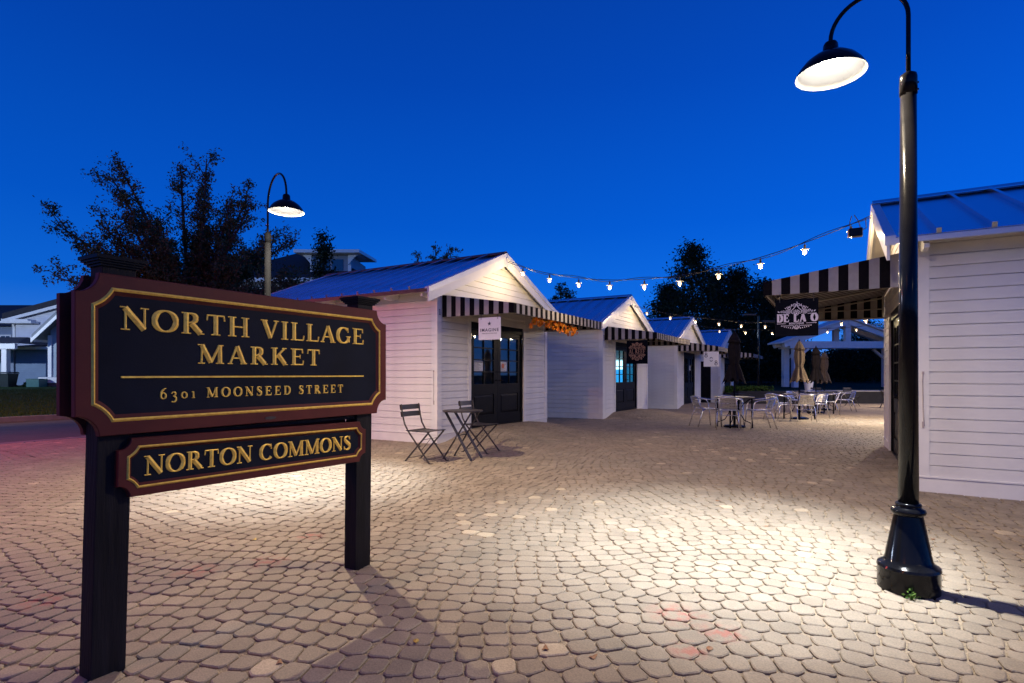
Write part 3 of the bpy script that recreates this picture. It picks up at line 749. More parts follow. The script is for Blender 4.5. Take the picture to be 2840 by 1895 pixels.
GL = {
 'N': (1.0, [ln(.17, .03, .17, .97, N_), ln(.15, .95, .81, .05, .17), ln(.83, .06, .83, .98, N_), sf(.17, 0, .15), sf(.12, 1, .13), sf(.83, 1, .15)]),
 'O': (1.0, [ell(.5, .5, .40, .465, 0, 360, T_, .07, 32)]),
 'R': (.94, [ln(.22, .02, .22, .98, T_), ell(.36, .745, .25, .22, 92, -92, T_ * .95, .07, 16), ln(.22, .965, .37, .965, .065), ln(.22, .525, .37, .525, .065), ln(.42, .5, .80, .04, .18), sf(.22, 0, .19), sf(.16, 1, .13), sf(.84, 0, .12)]),
 'T': (.86, [ln(.43, .02, .43, .96, T_), ln(.05, .962, .81, .962, .07), ln(.07, .97, .045, .72, .06), ln(.79, .97, .815, .72, .06), sf(.43, 0, .2)]),
 'H': (1.06, [ln(.22, .02, .22, .98, T_), ln(.84, .02, .84, .98, T_), ln(.22, .5, .84, .5, .07), sf(.22, 0, .19), sf(.22, 1, .19), sf(.84, 0, .19), sf(.84, 1, .19)]),
 'V': (.95, [ln(.17, .97, .50, .05, .18), ln(.82, .97, .51, .04, N_), sf(.17, 1, .18), sf(.81, 1, .14)]),
 'I': (.46, [ln(.23, .02, .23, .98, T_), sf(.23, 0, .19), sf(.23, 1, .19)]),
 'L': (.82, [ln(.22, .02, .22, .98, T_), ln(.16, .035, .76, .035, .07), ln(.75, .04, .79, .30, .06), sf(.22, 1, .19), sf(.14, 0, .11)]),
 'A': (.95, [ln(.12, .03, .45, .97, N_), ln(.46, .97, .80, .03, .18), ln(.25, .33, .68, .33, .065), sf(.12, 0, .13), sf(.80, 0, .17)]),
 'G': (1.02, [ell(.5, .5, .40, .465, 48, 325, T_, .07, 28), ln(.83, .08, .83, .42, .18), sf(.83, .43, .16), ln(.79, .98, .81, .68, .055)]),
 'E': (.86, [ln(.22, .02, .22, .98, T_), ln(.15, .962, .75, .962, .07), ln(.22, .52, .60, .52, .065), ln(.15, .038, .78, .038, .07), ln(.74, .97, .765, .73, .06), ln(.60, .40, .60, .64, .05), ln(.77, .03, .81, .29, .06), sf(.15, 0, .12), sf(.15, 1, .12)]),
 'M': (1.22, [ln(.17, .03, .19, .97, N_), ln(.19, .96, .60, .07, .17), ln(.61, .06, 1.0, .96, .085), ln(1.03, .02, 1.02, .98, T_), sf(.17, 0, .15), sf(.13, 1, .12), sf(1.03, 0, .19), sf(1.08, 1, .12)]),
 'K': (.98, [ln(.22, .02, .22, .98, T_), ln(.30, .42, .80, .97, .08), ln(.44, .60, .84, .04, .18), sf(.22, 0, .19), sf(.22, 1, .19), sf(.80, 1, .13), sf(.86, 0, .14)]),
 'C': (.94, [ell(.5, .5, .40, .465, 48, 318, T_, .07, 28), ln(.79, .98, .81, .67, .055)]),
 'S': (.70, [crv([(.57, .76), (.49, .92), (.32, .965), (.15, .88), (.13, .73), (.25, .60), (.42, .47), (.56, .34), (.57, .19), (.46, .06), (.29, .03), (.13, .1), (.08, .25)], [.055, .065, .075, .12, .15, .18, .2, .18, .15, .12, .075, .06, .055], 2), ln(.57, .985, .575, .72, .05), ln(.075, .02, .07, .28, .05)]),
 'D': (1.02, [ln(.22, .02, .22, .98, T_), ell(.44, .5, .40, .463, 92, -92, T_, .07, 22), ln(.15, .963, .45, .963, .07), ln(.15, .037, .45, .037, .07), sf(.14, 0, .1), sf(.14, 1, .1)]),
 'F': (.80, [ln(.22, .02, .22, .98, T_), ln(.15, .962, .74, .962, .07), ln(.22, .52, .58, .52, .065), ln(.73, .97, .755, .72, .06), ln(.58, .40, .58, .64, .05), sf(.22, 0, .19), sf(.15, 1, .12)]),
 'B': (.90, [ln(.22, .02, .22, .98, T_), ell(.38, .75, .24, .215, 92, -92, .17, .07, 14), ell(.40, .28, .29, .245, 92, -92, .19, .07, 14), ln(.15, .963, .40, .963, .07), ln(.22, .525, .40, .525, .06), ln(.15, .037, .42, .037, .07)]),
 'U': (1.0, [ln(.2, .35, .2, .98, T_), ell(.5, .36, .30, .325, 180, 360, T_ * .8, .08, 14), ln(.8, .35, .8, .98, N_ + .03), sf(.2, 1, .18), sf(.8, 1, .14)]),
 'Q': (1.0, [ell(.5, .5, .40, .465, 0, 360, T_, .07, 28), ln(.5, .2, .85, -.12, .12)]),
 '6': (.66, [ell(.32, .30, .225, .275, 0, 360, .14, .06, 22), crv([(.10, .34), (.12, .56), (.24, .80), (.42, .95), (.56, 1.0)], [.13, .13, .12, .08, .05])]),
 '3': (.60, [crv([(.08, .48), (.14, .60), (.28, .64), (.42, .55), (.43, .42), (.32, .29), (.20, .25)], [.06, .06, .07, .11, .11, .07, .05]), crv([(.20, .25), (.38, .20), (.49, .06), (.48, -.12), (.36, -.26), (.20, -.30), (.07, -.24)], [.05, .08, .13, .14, .1, .06, .07])]),
 '0': (.66, [ell(.32, .32, .24, .29, 0, 360, .13, .06, 22)]),
 '1': (.44, [ln(.21, .02, .21, .64, .13), sf(.21, 0, .16), ln(.06, .60, .21, .64, .05)]),
 '8': (.70, [ell(.35, .755, .20, .205, 0, 360, .13, .06, 20), ell(.35, .28, .25, .255, 0, 360, .15, .06, 22)]),
 '5': (.60, [ln(.14, .97, .52, .97, .07), ln(.14, .97, .10, .55, .06), crv([(.10, .55), (.3, .6), (.5, .48), (.53, .3), (.42, .1), (.22, .02), (.06, .08)], [.05, .07, .12, .14, .11, .07, .07])]),
}
def stroke(mb, P, Wd, sx, sy, ox, oy, e, k, mi=0, boost=1.0):
    """a raised strip with a ridge down its middle; x right, y up, z towards the reader"""
    Q = [Vector((p[0] * sx, p[1] * sy, 0)) for p in P]; n = len(Q); base = len(mb.v)
    closed = (Q[0] - Q[-1]).length < 1e-6
    for i in range(n):
        if closed: d = Q[(i + 1) % (n - 1)] - Q[(i - 1) % (n - 1)]
        else: d = Q[min(n - 1, i + 1)] - Q[max(0, i - 1)]
        d.normalize(); nn = Vector((-d.y, d.x, 0))
        w = Wd[i] * boost * (abs(nn.x) * sx + abs(nn.y) * sy) / 2; q = Q[i] + Vector((ox, oy, 0))
        a, b = q + nn * w, q - nn * w; h = e + k * w
        mb.v += [(a.x, a.y, 0), (a.x, a.y, e), (q.x, q.y, h), (b.x, b.y, e), (b.x, b.y, 0)]
    for i in range(n - 1):
        for j in range(4): mb.f.append([base + i * 5 + j, base + i * 5 + j + 1, base + (i + 1) * 5 + j + 1, base + (i + 1) * 5 + j][::-1]); mb.m.append(mi)
    if not closed:
        mb.f.append([base + j for j in range(5)][::-1]); mb.m.append(mi); l = base + (n - 1) * 5; mb.f.append([l + j for j in range(5)]); mb.m.append(mi)
def glyph_flat(mb, text, h, x0, sx=None, track=0.0, mi=0, boost=1.0):
    x = x0; sx = sx or h
    for ch in text:
        if ch == ' ': x += .38 * sx; continue
        adv, st = GL[ch]
        for P, Wd in st: stroke(mb, P, Wd, sx, h, x, 0, .0012, .0, mi, boost)
        x += adv * sx + track
    return x - track
def text_width(text, sx): return sum(.38 if c == ' ' else GL[c][0] for c in text) * sx
def carve(parent, text, xa, xb, za, zb, y, m=GOLD, sxr=1.17):
    """raised gilded letters, one object each, on a panel facing -y"""
    h = zb - za; sx = h * sxr; n = len(text); tr = ((xb - xa) - text_width(text, sx)) / (n - 1); x = xa
    for i, ch in enumerate(text):
        if ch == ' ': x += .38 * sx + tr; continue
        adv, st = GL[ch]; mb = MB()
        for P, Wd in st: stroke(mb, P, Wd, sx, h, 0, 0, .0035, .46, 0, 1.0)
        o = obj("letter", mb.mesh("letter", m), parent, (x, y, za)); o.rotation_euler = (R(90), 0, 0)
        x += adv * sx + tr
def sans(text, size, m, parent, loc, name="lettering", spacing=1.0, bold=0.0, width=None):
    cu = bpy.data.curves.new("t", 'FONT'); cu.body = text; cu.size = size; cu.align_x = 'CENTER'; cu.space_character = spacing; cu.offset = bold; cu.extrude = .0006; cu.resolution_u = 3
    to = bpy.data.objects.new("t", cu); COL.objects.link(to)
    dg = bpy.context.evaluated_depsgraph_get(); me = bpy.data.meshes.new_from_object(to.evaluated_get(dg)); bpy.data.objects.remove(to)
    me.materials.clear(); me.materials.append(m); me.name = name
    o = obj(name, me, parent, loc); o.rotation_euler = (R(90), 0, 0)
    if width:
        xs = [v.co.x for v in me.vertices]; o.scale.x = width / max(1e-4, max(xs) - min(xs))
    return o
# ------------------------------------------------------------------ build the five shops
G_SHOP = "small white market shops around the plaza"
make_shop(0, "market_shop", "white clapboard shop with rusty ridge and leaf garland on its striped awning, house number 1", 'l', number='1', group=G_SHOP, notices=([('page', 0, 1)], [('round', 0, 1)]))
make_shop(1, "market_shop", "white clapboard shop with blue light glowing behind its black doors, house number 3", 'l', number='3', group=G_SHOP, glow=True)
make_shop(2, "market_shop", "white clapboard shop with dark doors behind the sign with three numerals", 'l', number='5', group=G_SHOP, notices=((), [('page', 0, 2)]), facade_planks=False)
make_shop(3, "market_shop", "farthest white shop, mostly behind the closed charcoal umbrella, black side door", 'l', group=G_SHOP, facade_planks=False, side_door=True)
make_shop(4, "market_shop", "white shop with tall lap board wall right behind the near black lamp post", 'r', zscale=.968, group=G_SHOP)

# ------------------------------------------------------------------ the big market sign
def ring(x0, x1, z0, z1, r, d, n=7):
    rr = r + d; h = math.sqrt(rr * rr - d * d); th = math.atan2(h, d); out = []
    for (cx, cz, sx, sz, flip) in ((x0, z0, 1, 1, 0), (x1, z0, -1, 1, 1), (x1, z1, -1, -1, 0), (x0, z1, 1, -1, 1)):
        pts = []
        for i in range(n):
            t = th + (math.pi / 2 - 2 * th) * i / (n - 1)      # from side edge towards bottom/top edge
            pts.append((cx + sx * rr * math.cos(t), cz + sz * rr * math.sin(t)))
        out += pts[::-1] if flip else pts
    return out
def sign_panel(name, root, x0, x1, z0, z1, r, g0, g1, dn, yf, th, front=True):
    """maroon board with notched corners, gilded bead and a sunk navy field, facing -y"""
    n = len(ring(0, 1, 0, 1, .05, 0)); mb = MB()
    def lay(d, y): return [(a, y, b) for a, b in ring(x0, x1, z0, z1, r, d)]
    def band(L1, L2, mi=0):
        k = len(mb.v); mb.v += L1 + L2
        for i in range(n): j = (i + 1) % n; mb.f.append([k + i, k + j, k + n + j, k + n + i]); mb.m.append(mi)
    sg = -1 if front else 1
    L0b, L0, L0c = lay(0, yf - sg * th), lay(0, yf - sg * .003), lay(.003, yf)
    band(L0b, L0); band(L0, L0c); band(L0c, lay(g0, yf))
    L2, L3 = lay(g1, yf), lay(dn, yf - sg * .012); band(L2, L3)
    k = len(mb.v); mb.v += L0b; mb.f.append(list(range(k, k + n))[::-1]); mb.m.append(0)
    p = mb.build(name, MAROON, root)
    mb = MB(); 
    def band2(L1, L2):
        k = len(mb.v); mb.v += L1 + L2
        for i in range(n): j = (i + 1) % n; mb.f.append([k + i, k + j, k + n + j, k + n + i]); mb.m.append(0)
    gm = (g0 + g1) / 2; band2(lay(g0, yf), lay(gm, yf + sg * .006)); band2(lay(gm, yf + sg * .006), lay(g1, yf))
    mb.build("gold_border", GOLD, p)
    mb = MB(); mb.v += lay(dn, yf - sg * .012); mb.f.append(list(range(n))); mb.m.append(0); mb.build("sign_field", NAVY, p)
    return p
ms = thing("market_sign", "large maroon and navy sign reading NORTH VILLAGE MARKET on two black posts", "sign", (-1.731, 2.292, 0), R(60))
for x, lean in ((0.0, .045), (1.456, .025)):
    mb = MB(); w = .132; d_ = .085; f_ = -.014
    mb.hexa([(x, f_, -.1), (x + w, f_, -.1), (x + w, d_, -.1), (x, d_, -.1), (x + lean, f_, 1.72), (x + w + lean, f_, 1.72), (x + w + lean, d_, 1.72), (x + lean, d_, 1.72)])
    p = mb.build("post", POSTM, ms, bev=.004)
    mb = MB(); cx, cyy = x + w / 2 + lean, (d_ + f_) / 2
    for e_, a, b in ((.010, 1.700, 1.709), (.018, 1.7095, 1.718), (.026, 1.7185, 1.727), (.033, 1.7275, 1.742)): mb.box(cx - w / 2 - e_, cx + w / 2 + e_, cyy - .0495 - e_, cyy + .0495 + e_, a, b)
    hw, hd = w / 2 + .033, .0825; mb.add([(cx - hw, cyy - hd, 1.7425), (cx + hw, cyy - hd, 1.7425), (cx + hw, cyy + hd, 1.7425), (cx - hw, cyy + hd, 1.7425), (cx, cyy, 1.752)], [(0, 1, 4), (1, 2, 4), (2, 3, 4), (3, 0, 4)])
    mb.build("post_cap", BLACKP, p)
up = sign_panel("upper_panel", ms, -.064, 1.705, .995, 1.665, .085, .056, .070, .086, -.045, .030)
carve(up, "NORTH VILLAGE", .1025, 1.51, 1.438, 1.537, -.033)
carve(up, "MARKET", .4335, 1.158, 1.300, 1.392, -.033)
carve(up, "6301 MOONSEED STREET", .262, 1.335, 1.138, 1.186, -.033, sxr=1.0)
mb = MB(); mb.beam((.105, -.035, 1.2375), (1.505, -.035, 1.2375), .008, .008); mb.build("rule_line", GOLD, up)
mb = MB(); mb.prism([(.82 + .034 * math.cos(t * math.pi / 12), 1.018 + .008 * math.sin(t * math.pi / 12)) for t in range(24)], lambda u, v, t: (u, t, v), -.0475, -.0452); mb.build("maker_plate", BROWNM, up)
for a, b in ((.04, 1.05), (1.6, 1.05), (.04, 1.61), (1.6, 1.61)):
    mb = MB(); mb.prism([(a + .005 * math.cos(t * math.pi / 6), b + .005 * math.sin(t * math.pi / 6)) for t in range(12)], lambda u, v, t: (u, t, v), -.0355, -.0335); mb.build("screw", BLACKM, up)
sign_panel("back_panel", ms, -.064, 1.705, .995, 1.665, .085, .056, .070, .086, .116, .030, front=False)
mb = MB(); mb.box(.135, 1.453, -.012, .03, .970, .987); mb.box(.135, 1.453, .045, .084, .970, .987); mb.build("rail", POSTM, ms)
lp = sign_panel("lower_panel", ms, -.7145, .7145, -.1255, .1255, .05, .034, .045, .056, -.045, .030)
lp.location = (.8035, 0, .838); lp.rotation_euler.y = R(1.15)
carve(lp, "NORTON COMMONS", -.607, .597, -.0425, .0425, -.033, sxr=1.03)
sign_panel("lower_back_panel", ms, .089, 1.518, .712, .963, .05, .034, .045, .056, .116, .030, front=False)

# ------------------------------------------------------------------ gooseneck lamp posts
WARMW = (1.0, 0.81, 0.55)
def lamp_post(px, py, hx, hy, label, polemat, fancy=True, p_point=60, p_spot=60, aim=(0, 0), pr=(.057, .0445), armm=BLACKM, spot_a=70):
    z0 = gz(px, py); root = thing("street_lamp", label, "street lamp", (px, py, z0), 0, "gooseneck lamp posts"); dx, dy = hx - px, hy - py; A = math.hypot(dx, dy); r_ = A / 2
    if fancy:
        mb = MB(); mb.lathe([(.156, -.02), (.156, .118), (.160, .128), (.155, .142), (.134, .156), (.124, .166), (.119, .178), (.074, .425), (.073, .435)], 40)
        mb.build("lamp_base", BLACKM, root, smooth=True).modifiers.new("es", 'EDGE_SPLIT').split_angle = R(35)
        mb = MB(); mb.lathe([(.072, .432), (.083, .440), (.089, .455), (.083, .470), (.067, .478), (.063, .486), (.067, .494), (.063, .502), (.050, .506)], 36); mb.build("base_collar", BLACKM, root, smooth=True)
        zb = .50
    else:
        mb = MB(); mb.lathe([(.12, -.02), (.12, .03), (.06, .05), (.05, .06)], 24); mb.build("lamp_base", polemat, root); zb = .05
    mb = MB(); mb.lathe([(pr[0], zb), (pr[1], 2.93)], 28); mb.build("pole", polemat, root, smooth=True)
    mb = MB(); mb.lathe([(pr[1] + .004, 2.90), (pr[1] + .004, 3.0), (pr[1], 3.018), (pr[1] * .5, 3.032), (.014, 3.036)], 24); c = mb.build("pole_collar", polemat, root, smooth=True)
    mb = MB()
    for zz in (2.935, 2.975): mb.tube([(pr[1], 0, zz), (pr[1] + .018, 0, zz)], .006, 6)
    mb.build("set_screw", BLACKM, c)
    zc = 3.37; pts = [(0, 0, 3.0), (0, 0, 3.2)] + [(dx * (1 - math.cos(t)) / 2, dy * (1 - math.cos(t)) / 2, zc + r_ * math.sin(t)) for t in [math.pi * k / 20 for k in range(21)]] + [(dx, dy, 3.34)]
    mb = MB(); mb.tube(pts, .0128, 10); mb.build("arm", armm, root, smooth=True)
    rz = 3.155; mb = MB(); n = 40
    mb.lathe([(.202, 0), (.200, .010), (.180, .046), (.148, .085), (.104, .118), (.062, .138), (.046, .144), (.042, .19), (.034, .205), (.016, .214)], n, (dx, dy, rz), 0, cap=False)
    mb.lathe([(.006, .126), (.058, .128), (.098, .110), (.141, .079), (.173, .042), (.195, .004), (.202, 0)], n, (dx, dy, rz), 1, cap=False)
    sh = mb.build("lamp_shade", [BLACKM, ENAMEL], root, smooth=True)
    mb = MB(); mb.lathe([(.001, .058), (.035, .062), (.052, .074), (.056, .09), (.05, .112), (.03, .122)], 24, (dx, dy, rz)); mb.build("lamp_lens", LAMPB, root, smooth=True)
    light("lamp_light", 'SPOT', (dx, dy, rz + .030), p_point, WARMW, root, shadow_soft_size=.02, spot_size=R(172), spot_blend=.75)
    if p_spot:
        s = light("lamp_spot", 'SPOT', (dx, dy, rz + .015), p_spot, (.76, .87, 1.0), root, shadow_soft_size=.02, spot_size=R(spot_a), spot_blend=1.0)
        d = Vector((aim[0] - hx, aim[1] - hy, -3.1)); s.rotation_euler = d.to_track_quat('-Z', 'Y').to_euler()
    return root
lamp_post(2.33, 3.30, 2.02, 3.56, "tall black lamp post with flared base standing in front of the right shop", BLACKM, True, 420, 1750, (1.56, 4.1), spot_a=72, pr=(.052, .041))
lamp_post(-3.08, 7.08, -2.66, 6.62, "grey lamp post with black gooseneck rising behind the market sign", GREYM, False, 800, 1300, (-2.6, 6.5), pr=(.040, .036))
# three added lamps out of view, brightening sign front, cafe tables and pavilion
lamp_post(4.6, -3.2, 4.3, -2.9, "added, unseen black lamp post in the open plaza, behind the viewer to the right", BLACKM, True, 260, 0)
lamp_post(10.6, 14.2, 10.3, 14.4, "added, unseen black lamp post behind the right shop, lighting the cafe tables", BLACKM, True, 1250, 500, (9.5, 15))
lamp_post(17.6, 23.5, 17.3, 23.7, "added, unseen black lamp post beyond the right shop, near the low wall", BLACKM, True, 900, 0)

# amber street light and red signal on the street at the left, just out of frame
sl = thing("tall_street_light", "tall street light with amber lamp on the verge across the street", "street light", (-15.0, 10.5, 0.1))
mb = MB(); mb.tube([(0, 0, 0), (0, 0, 5.6), (.3, -.1, 5.9), (1.2, -.3, 6.0)], [.07, .05, .04, .03], 10); mb.build("pole", GREYM, sl)
mb = MB(); mb.lathe([(.02, .12), (.12, .10), (.14, .0)], 16, (1.25, -.3, 5.92)); mb.build("lamp_head", BLACKM, sl)
s = light("amber_light", 'SPOT', (1.25, -.3, 5.85), 2600, (1.0, .40, .04), sl, shadow_soft_size=.08, spot_size=R(74), spot_blend=.8); s.rotation_euler = Vector((-2.0, 8.0, -6)).to_track_quat('-Z', 'Y').to_euler()
s2l = thing("tall_street_light", "added, unseen tall white street light brightening the houses, far left", "street light", (-37.0, 26.0, 0.4))
for c_ in kids(sl):
    if c_.type == 'MESH': o_ = c_.copy(); COL.objects.link(o_); o_.parent = s2l
light("white_light", 'POINT', (1.25, -.3, 5.85), 6500, (.62, .76, 1.0), s2l, shadow_soft_size=.1)  # added white lamp, out of view, to brighten the house fronts
s3l = thing("tall_street_light", "tall street light with amber lamp on the street behind the viewer", "street light", (-11.0, -5.0, 0.0))
for c_ in kids(sl):
    if c_.type == 'MESH': o_ = c_.copy(); COL.objects.link(o_); o_.parent = s3l
s = light("amber_light", 'SPOT', (1.25, -.3, 5.85), 1500, (1.0, .30, .06), s3l, shadow_soft_size=.1, spot_size=R(58), spot_blend=1.0); s.rotation_euler = Vector((5.6, 10.3, -5.4)).to_track_quat('-Z', 'Y').to_euler()
sg_ = thing("street_signal", "red signal light on a short post beside the street", "signal light", (-9.9, 10.1, 0.0))
mb = MB(); mb.tube([(0, 0, -.05), (0, 0, 3.5)], .04, 10); mb.build("post", BLACKM, sg_)
mb = MB(); mb.box(-.14, -.02, -.12, .12, 3.3, 3.75); mb.build("housing", BLACKM, sg_)
light("red_light", 'POINT', (.08, 0, 3.5), 460, (1.0, .10, .07), sg_, shadow_soft_size=.08)

# ------------------------------------------------------------------ hanging shop signs
def shop_sign(x, y, z, w, h, mats, label, hook_dx):
    """centre of the top edge; board hangs square to the shop front"""
    s = thing("shop_sign", label, "shop sign", (x, y, z), R(-30), "square signs hanging under the awnings")
    mb = MB(); mb.box(-w / 2, w / 2, -.009, .009, -h, 0); mb.build("board", mats, s, bev=.002)
    for sx in (-1, 1):
        mb = MB(); mb.tube([(sx * hook_dx, 0, -.035), (sx * hook_dx, -.014, -.02), (sx * hook_dx, -.012, .03), (sx * hook_dx, 0, .062)], .004, 6); mb.tube([(sx * hook_dx, -.012, -.03), (sx * hook_dx, .012, -.03)], .006, 6); mb.build("hook", BROWNM, s)
    return s
def at_shop(i, s, p):
    (ox, oy, oz), rot, mh = SHOPS[i]; a = R(rot); return ox + s * math.cos(a) + p * math.sin(a), oy + s * math.sin(a) - p * math.cos(a)
def flat(parent, name, mb, m, y=-.0095): 
    o = mb.build(name, m, parent, loc=(0, y, 0)); o.rotation_euler = (R(90), 0, 0); return o
def disk(mb, x, y, r, n=14, mi=0, r0=0.0):
    k = len(mb.v)
    for j in range(n): t = 2 * math.pi * j / n; mb.v.append((x + r * math.cos(t), y + r * math.sin(t), .001))
    if r0 == 0: mb.f.append([k + j for j in range(n)]); mb.m.append(mi)
    else:
        for j in range(n): t = 2 * math.pi * j / n; mb.v.append((x + r0 * math.cos(t), y + r0 * math.sin(t), .001))
        for j in range(n): j2 = (j + 1) % n; mb.f.append([k + j, k + j2, k + n + j2, k + n + j]); mb.m.append(mi)
def petal(mb, x, y, a, l, w):
    c, s_ = math.cos(a), math.sin(a); P = [(0, 0), (l * .35, w / 2), (l * .75, w * .42), (l, 0), (l * .75, -w * .42), (l * .35, -w / 2)]
    mb.add([(x + u * c - v * s_, y + u * s_ + v * c, .001) for u, v in P], [list(range(6))[::-1]])
def swirl(mb, x, y, r, a0, turns, w, flip=1, n=16):
    P = []; W = []
    for i in range(n + 1):
        t = i / n; a = a0 + flip * turns * 2 * math.pi * t; q = r * (1 - .75 * t); P.append((x + q * math.cos(a), y + q * math.sin(a))); W.append(w * (1 - .4 * t))
    stroke(mb, P, W, 1, 1, 0, 0, .001, 0)

x, y = at_shop(0, .118, 1.047)
s1 = shop_sign(x, y, gz(0, 5) + 2.228, .445, .385, SIGNW, "square white sign reading IMAGINE hanging under the first striped awning", .17)
mb = MB(); P = []
for k in range(10): t = math.pi / 2 + k * math.pi / 5; q = .042 if k % 2 == 0 else .018; P.append((q * math.cos(t), q * math.sin(t) - .108, .001))
mb.add(P, [list(range(10))]); flat(s1, "star", mb, INK)
sans("IMAGINE", .078, INK, s1, (0, -.0098, -.243), "lettering", 1.2, .0012, .375)
sans("unique gifts and home decor", .03, INK, s1, (0, -.0098, -.283), "tagline", 1.0, 0, .31)

x, y = at_shop(1, .118, .985)
s2 = shop_sign(x, y, SHOPS[1][0][2] + 2.25, .60, .66, SIGNK, "black square sign reading AL REEF with tan scrollwork", .22)
mb = MB(); w = text_width("AL REEF", .125); glyph_flat(mb, "AL REEF", .125, -.235, .084, 0.0, boost=.9)
for v in mb.v: pass
o = flat(s2, "lettering", mb, TANP); o.location.z = -.375
mb = MB()
for yy in (-.235, -.40): mb.add([(-.24, yy - .004, .001), (.24, yy - .004, .001), (.24, yy + .004, .001), (-.24, yy + .004, .001)], [(0, 1, 2, 3)])
for up_ in (1, -1):
    yb = -.235 if up_ > 0 else -.40
    for (dx_, dy_, r_, a, tn) in ((.04, .10, .042, 0, 1.2), (.10, .06, .05, .5, 1.3), (.17, .04, .036, .3, 1.2), (.05, .035, .032, 2.5, 1.1), (.21, .025, .022, 0, 1), (.12, .12, .03, .6, 1.2), (.02, .15, .025, 1.2, 1)):
        for sx in (1, -1): swirl(mb, sx * dx_, yb + up_ * dy_, r_, a if sx * up_ > 0 else math.pi - a, tn, .013, sx * up_)
    for k in range(-3, 4): petal(mb, k * .055, yb + up_ * (.14 - abs(k) * .025), math.pi / 2 * up_ - k * .22 * up_, .035, .016)
flat(s2, "scrollwork", mb, TANP)

x, y = at_shop(2, .118, 1.28)
s3 = shop_sign(x, y, SHOPS[2][0][2] + 2.25, .56, .58, SIGNW, "white square sign with the numerals 8 0 8 set on a diagonal", .22)
mb = MB(); glyph_flat(mb, "8", .19, -.25, .17)
flat(s3, "lettering", mb, INK).location.z = -.225
mb = MB(); glyph_flat(mb, "8", .19, .12, .17); flat(s3, "lettering", mb, INK).location.z = -.53
mb = MB(); P, Wd = ell(.5, .5, .4, .46, 20, 160, .14, .1, 12); stroke(mb, P, Wd, .12, .17, -.06, -.385, .001, 0); P, Wd = ell(.5, .5, .4, .46, 200, 340, .14, .1, 12); stroke(mb, P, Wd, .12, .17, -.06, -.385, .001, 0)
flat(s3, "lettering", mb, INK)

x, y = at_shop(4, W_B - .118, 1.16)
s4 = shop_sign(x, y, 2.147, .46, .443, SIGNK, "black square sign reading DE LA O BOUTIQUE with white floral drawing", .18)
mb = MB(); hh = .092; sx_ = .068
for txt, xa in (("D", -.212), ("E", -.138), ("L", -.03), ("A", .035), ("O", .155)): glyph_flat(mb, txt, hh, xa, sx_, 0, boost=1.75)
flat(s4, "lettering", mb, LILAC).location.z = -.272
sans("BOUTIQUE", .03, LILAC, s4, (0, -.0098, -.302), "lettering", 1.2, .001, .155)
mb = MB()
def bar(x0, x1, yy, h=.0055):
    mb.add([(x0, yy - h / 2, .001), (x1, yy - h / 2, .001), (x1, yy + h / 2, .001), (x0, yy + h / 2, .001)], [(0, 1, 2, 3)])
    disk(mb, x0 if abs(x0) > abs(x1) else x1, yy, .006, 8)
bar(-.205, -.118, -.178); bar(.118, .205, -.178); bar(-.205, -.115, -.291); bar(.105, .205, -.291); bar(-.16, -.035, -.318); bar(.035, .155, -.318)
for cx_, cy2, r0 in ((0, -.172, .03), (-.09, -.150, .02), (.09, -.150, .02)):
    disk(mb, cx_, cy2, r0 * .35, 12); disk(mb, cx_, cy2, r0 * .85, 18, 0, r0 * .6)
    for k in range(14):
        a = 2 * math.pi * k / 14
        if cx_ == 0 and math.sin(a) < -.1: continue
        petal(mb, cx_ + r0 * .95 * math.cos(a), cy2 + r0 * .95 * math.sin(a), a, r0 * .62, r0 * .36)
disk(mb, 0, -.325, .016, 12, 0, .010)
for k in range(9): a = math.pi + math.pi * k / 8; petal(mb, .019 * math.cos(a), -.325 + .019 * math.sin(a), a, .02, .010)
for sx in (1, -1):
    stroke(mb, [(sx * .052, -.17), (sx * .056, -.14), (sx * .03, -.115), (sx * .008, -.085), (0, -.06)], [.006] * 5, 1, 1, 0, 0, .001, 0)
    swirl(mb, sx * .022, -.075, .02, math.pi if sx > 0 else 0, 1.2, .006, -sx); swirl(mb, sx * .075, -.115, .02, 0 if sx > 0 else math.pi, 1.1, .006, sx); swirl(mb, sx * .135, -.145, .018, 0, 1.1, .006, sx); swirl(mb, sx * .16, -.15, .012, 1, 1, .005, -sx)
    for k in range(5): petal(mb, sx * (.055 + .014 * k), -.098 - .004 * k * k * .3, math.pi / 2 - sx * (.2 + .12 * k), .022, .008); petal(mb, sx * (.035 + .022 * k), -.328 - .002 * (4 - k), -math.pi / 2 + sx * (.5 + .12 * k), .026 - .003 * k, .009)
    petal(mb, sx * .045, -.088, math.pi / 2 - sx * .3, .03, .013); petal(mb, sx * .18, -.158, math.pi / 2 - sx * .9, .03, .014)
swirl(mb, .003, -.043, .011, -math.pi / 2, .75, .005, 1, 10)
flat(s4, "floral_drawing", mb, LILAC)

# ------------------------------------------------------------------ leaf garland on the first awning
gr = thing("leaf_garland", "garland of orange maple leaves hanging along the first striped awning", "garland", (*at_shop(0, 0, 1.49), 0), R(60))
lm = []
for q in range(4):
    mb = MB(); P = [(0, -.5)]; 
    for (a, l) in ((-.9, .55), (-.55, .25), (-.25, .8), (.25, .35), (.6, .95), (1.05, .42), (1.57, 1.15)): P.append((l * math.cos(a), l * math.sin(a)))
    P = P + [(-a, b) for a, b in P[1:-1]][::-1]
    s = .062 * (0.85 + .1 * q)
    mb.add([(a * s, b * s, .012 * math.sin(9 * a + q)) for a, b in P] + [(0, 0, .008)], [(i, (i + 1) % len(P), len(P)) for i in range(len(P))])
    me = mb.mesh("leaf", LEAF_O); at = me.attributes.new("tone", 'FLOAT', 'FACE'); at.data.foreach_set("value", [(.15, .5, .85, .35)[q]] * len(me.polygons)); lm.append(me)
rl = random.Random(5)
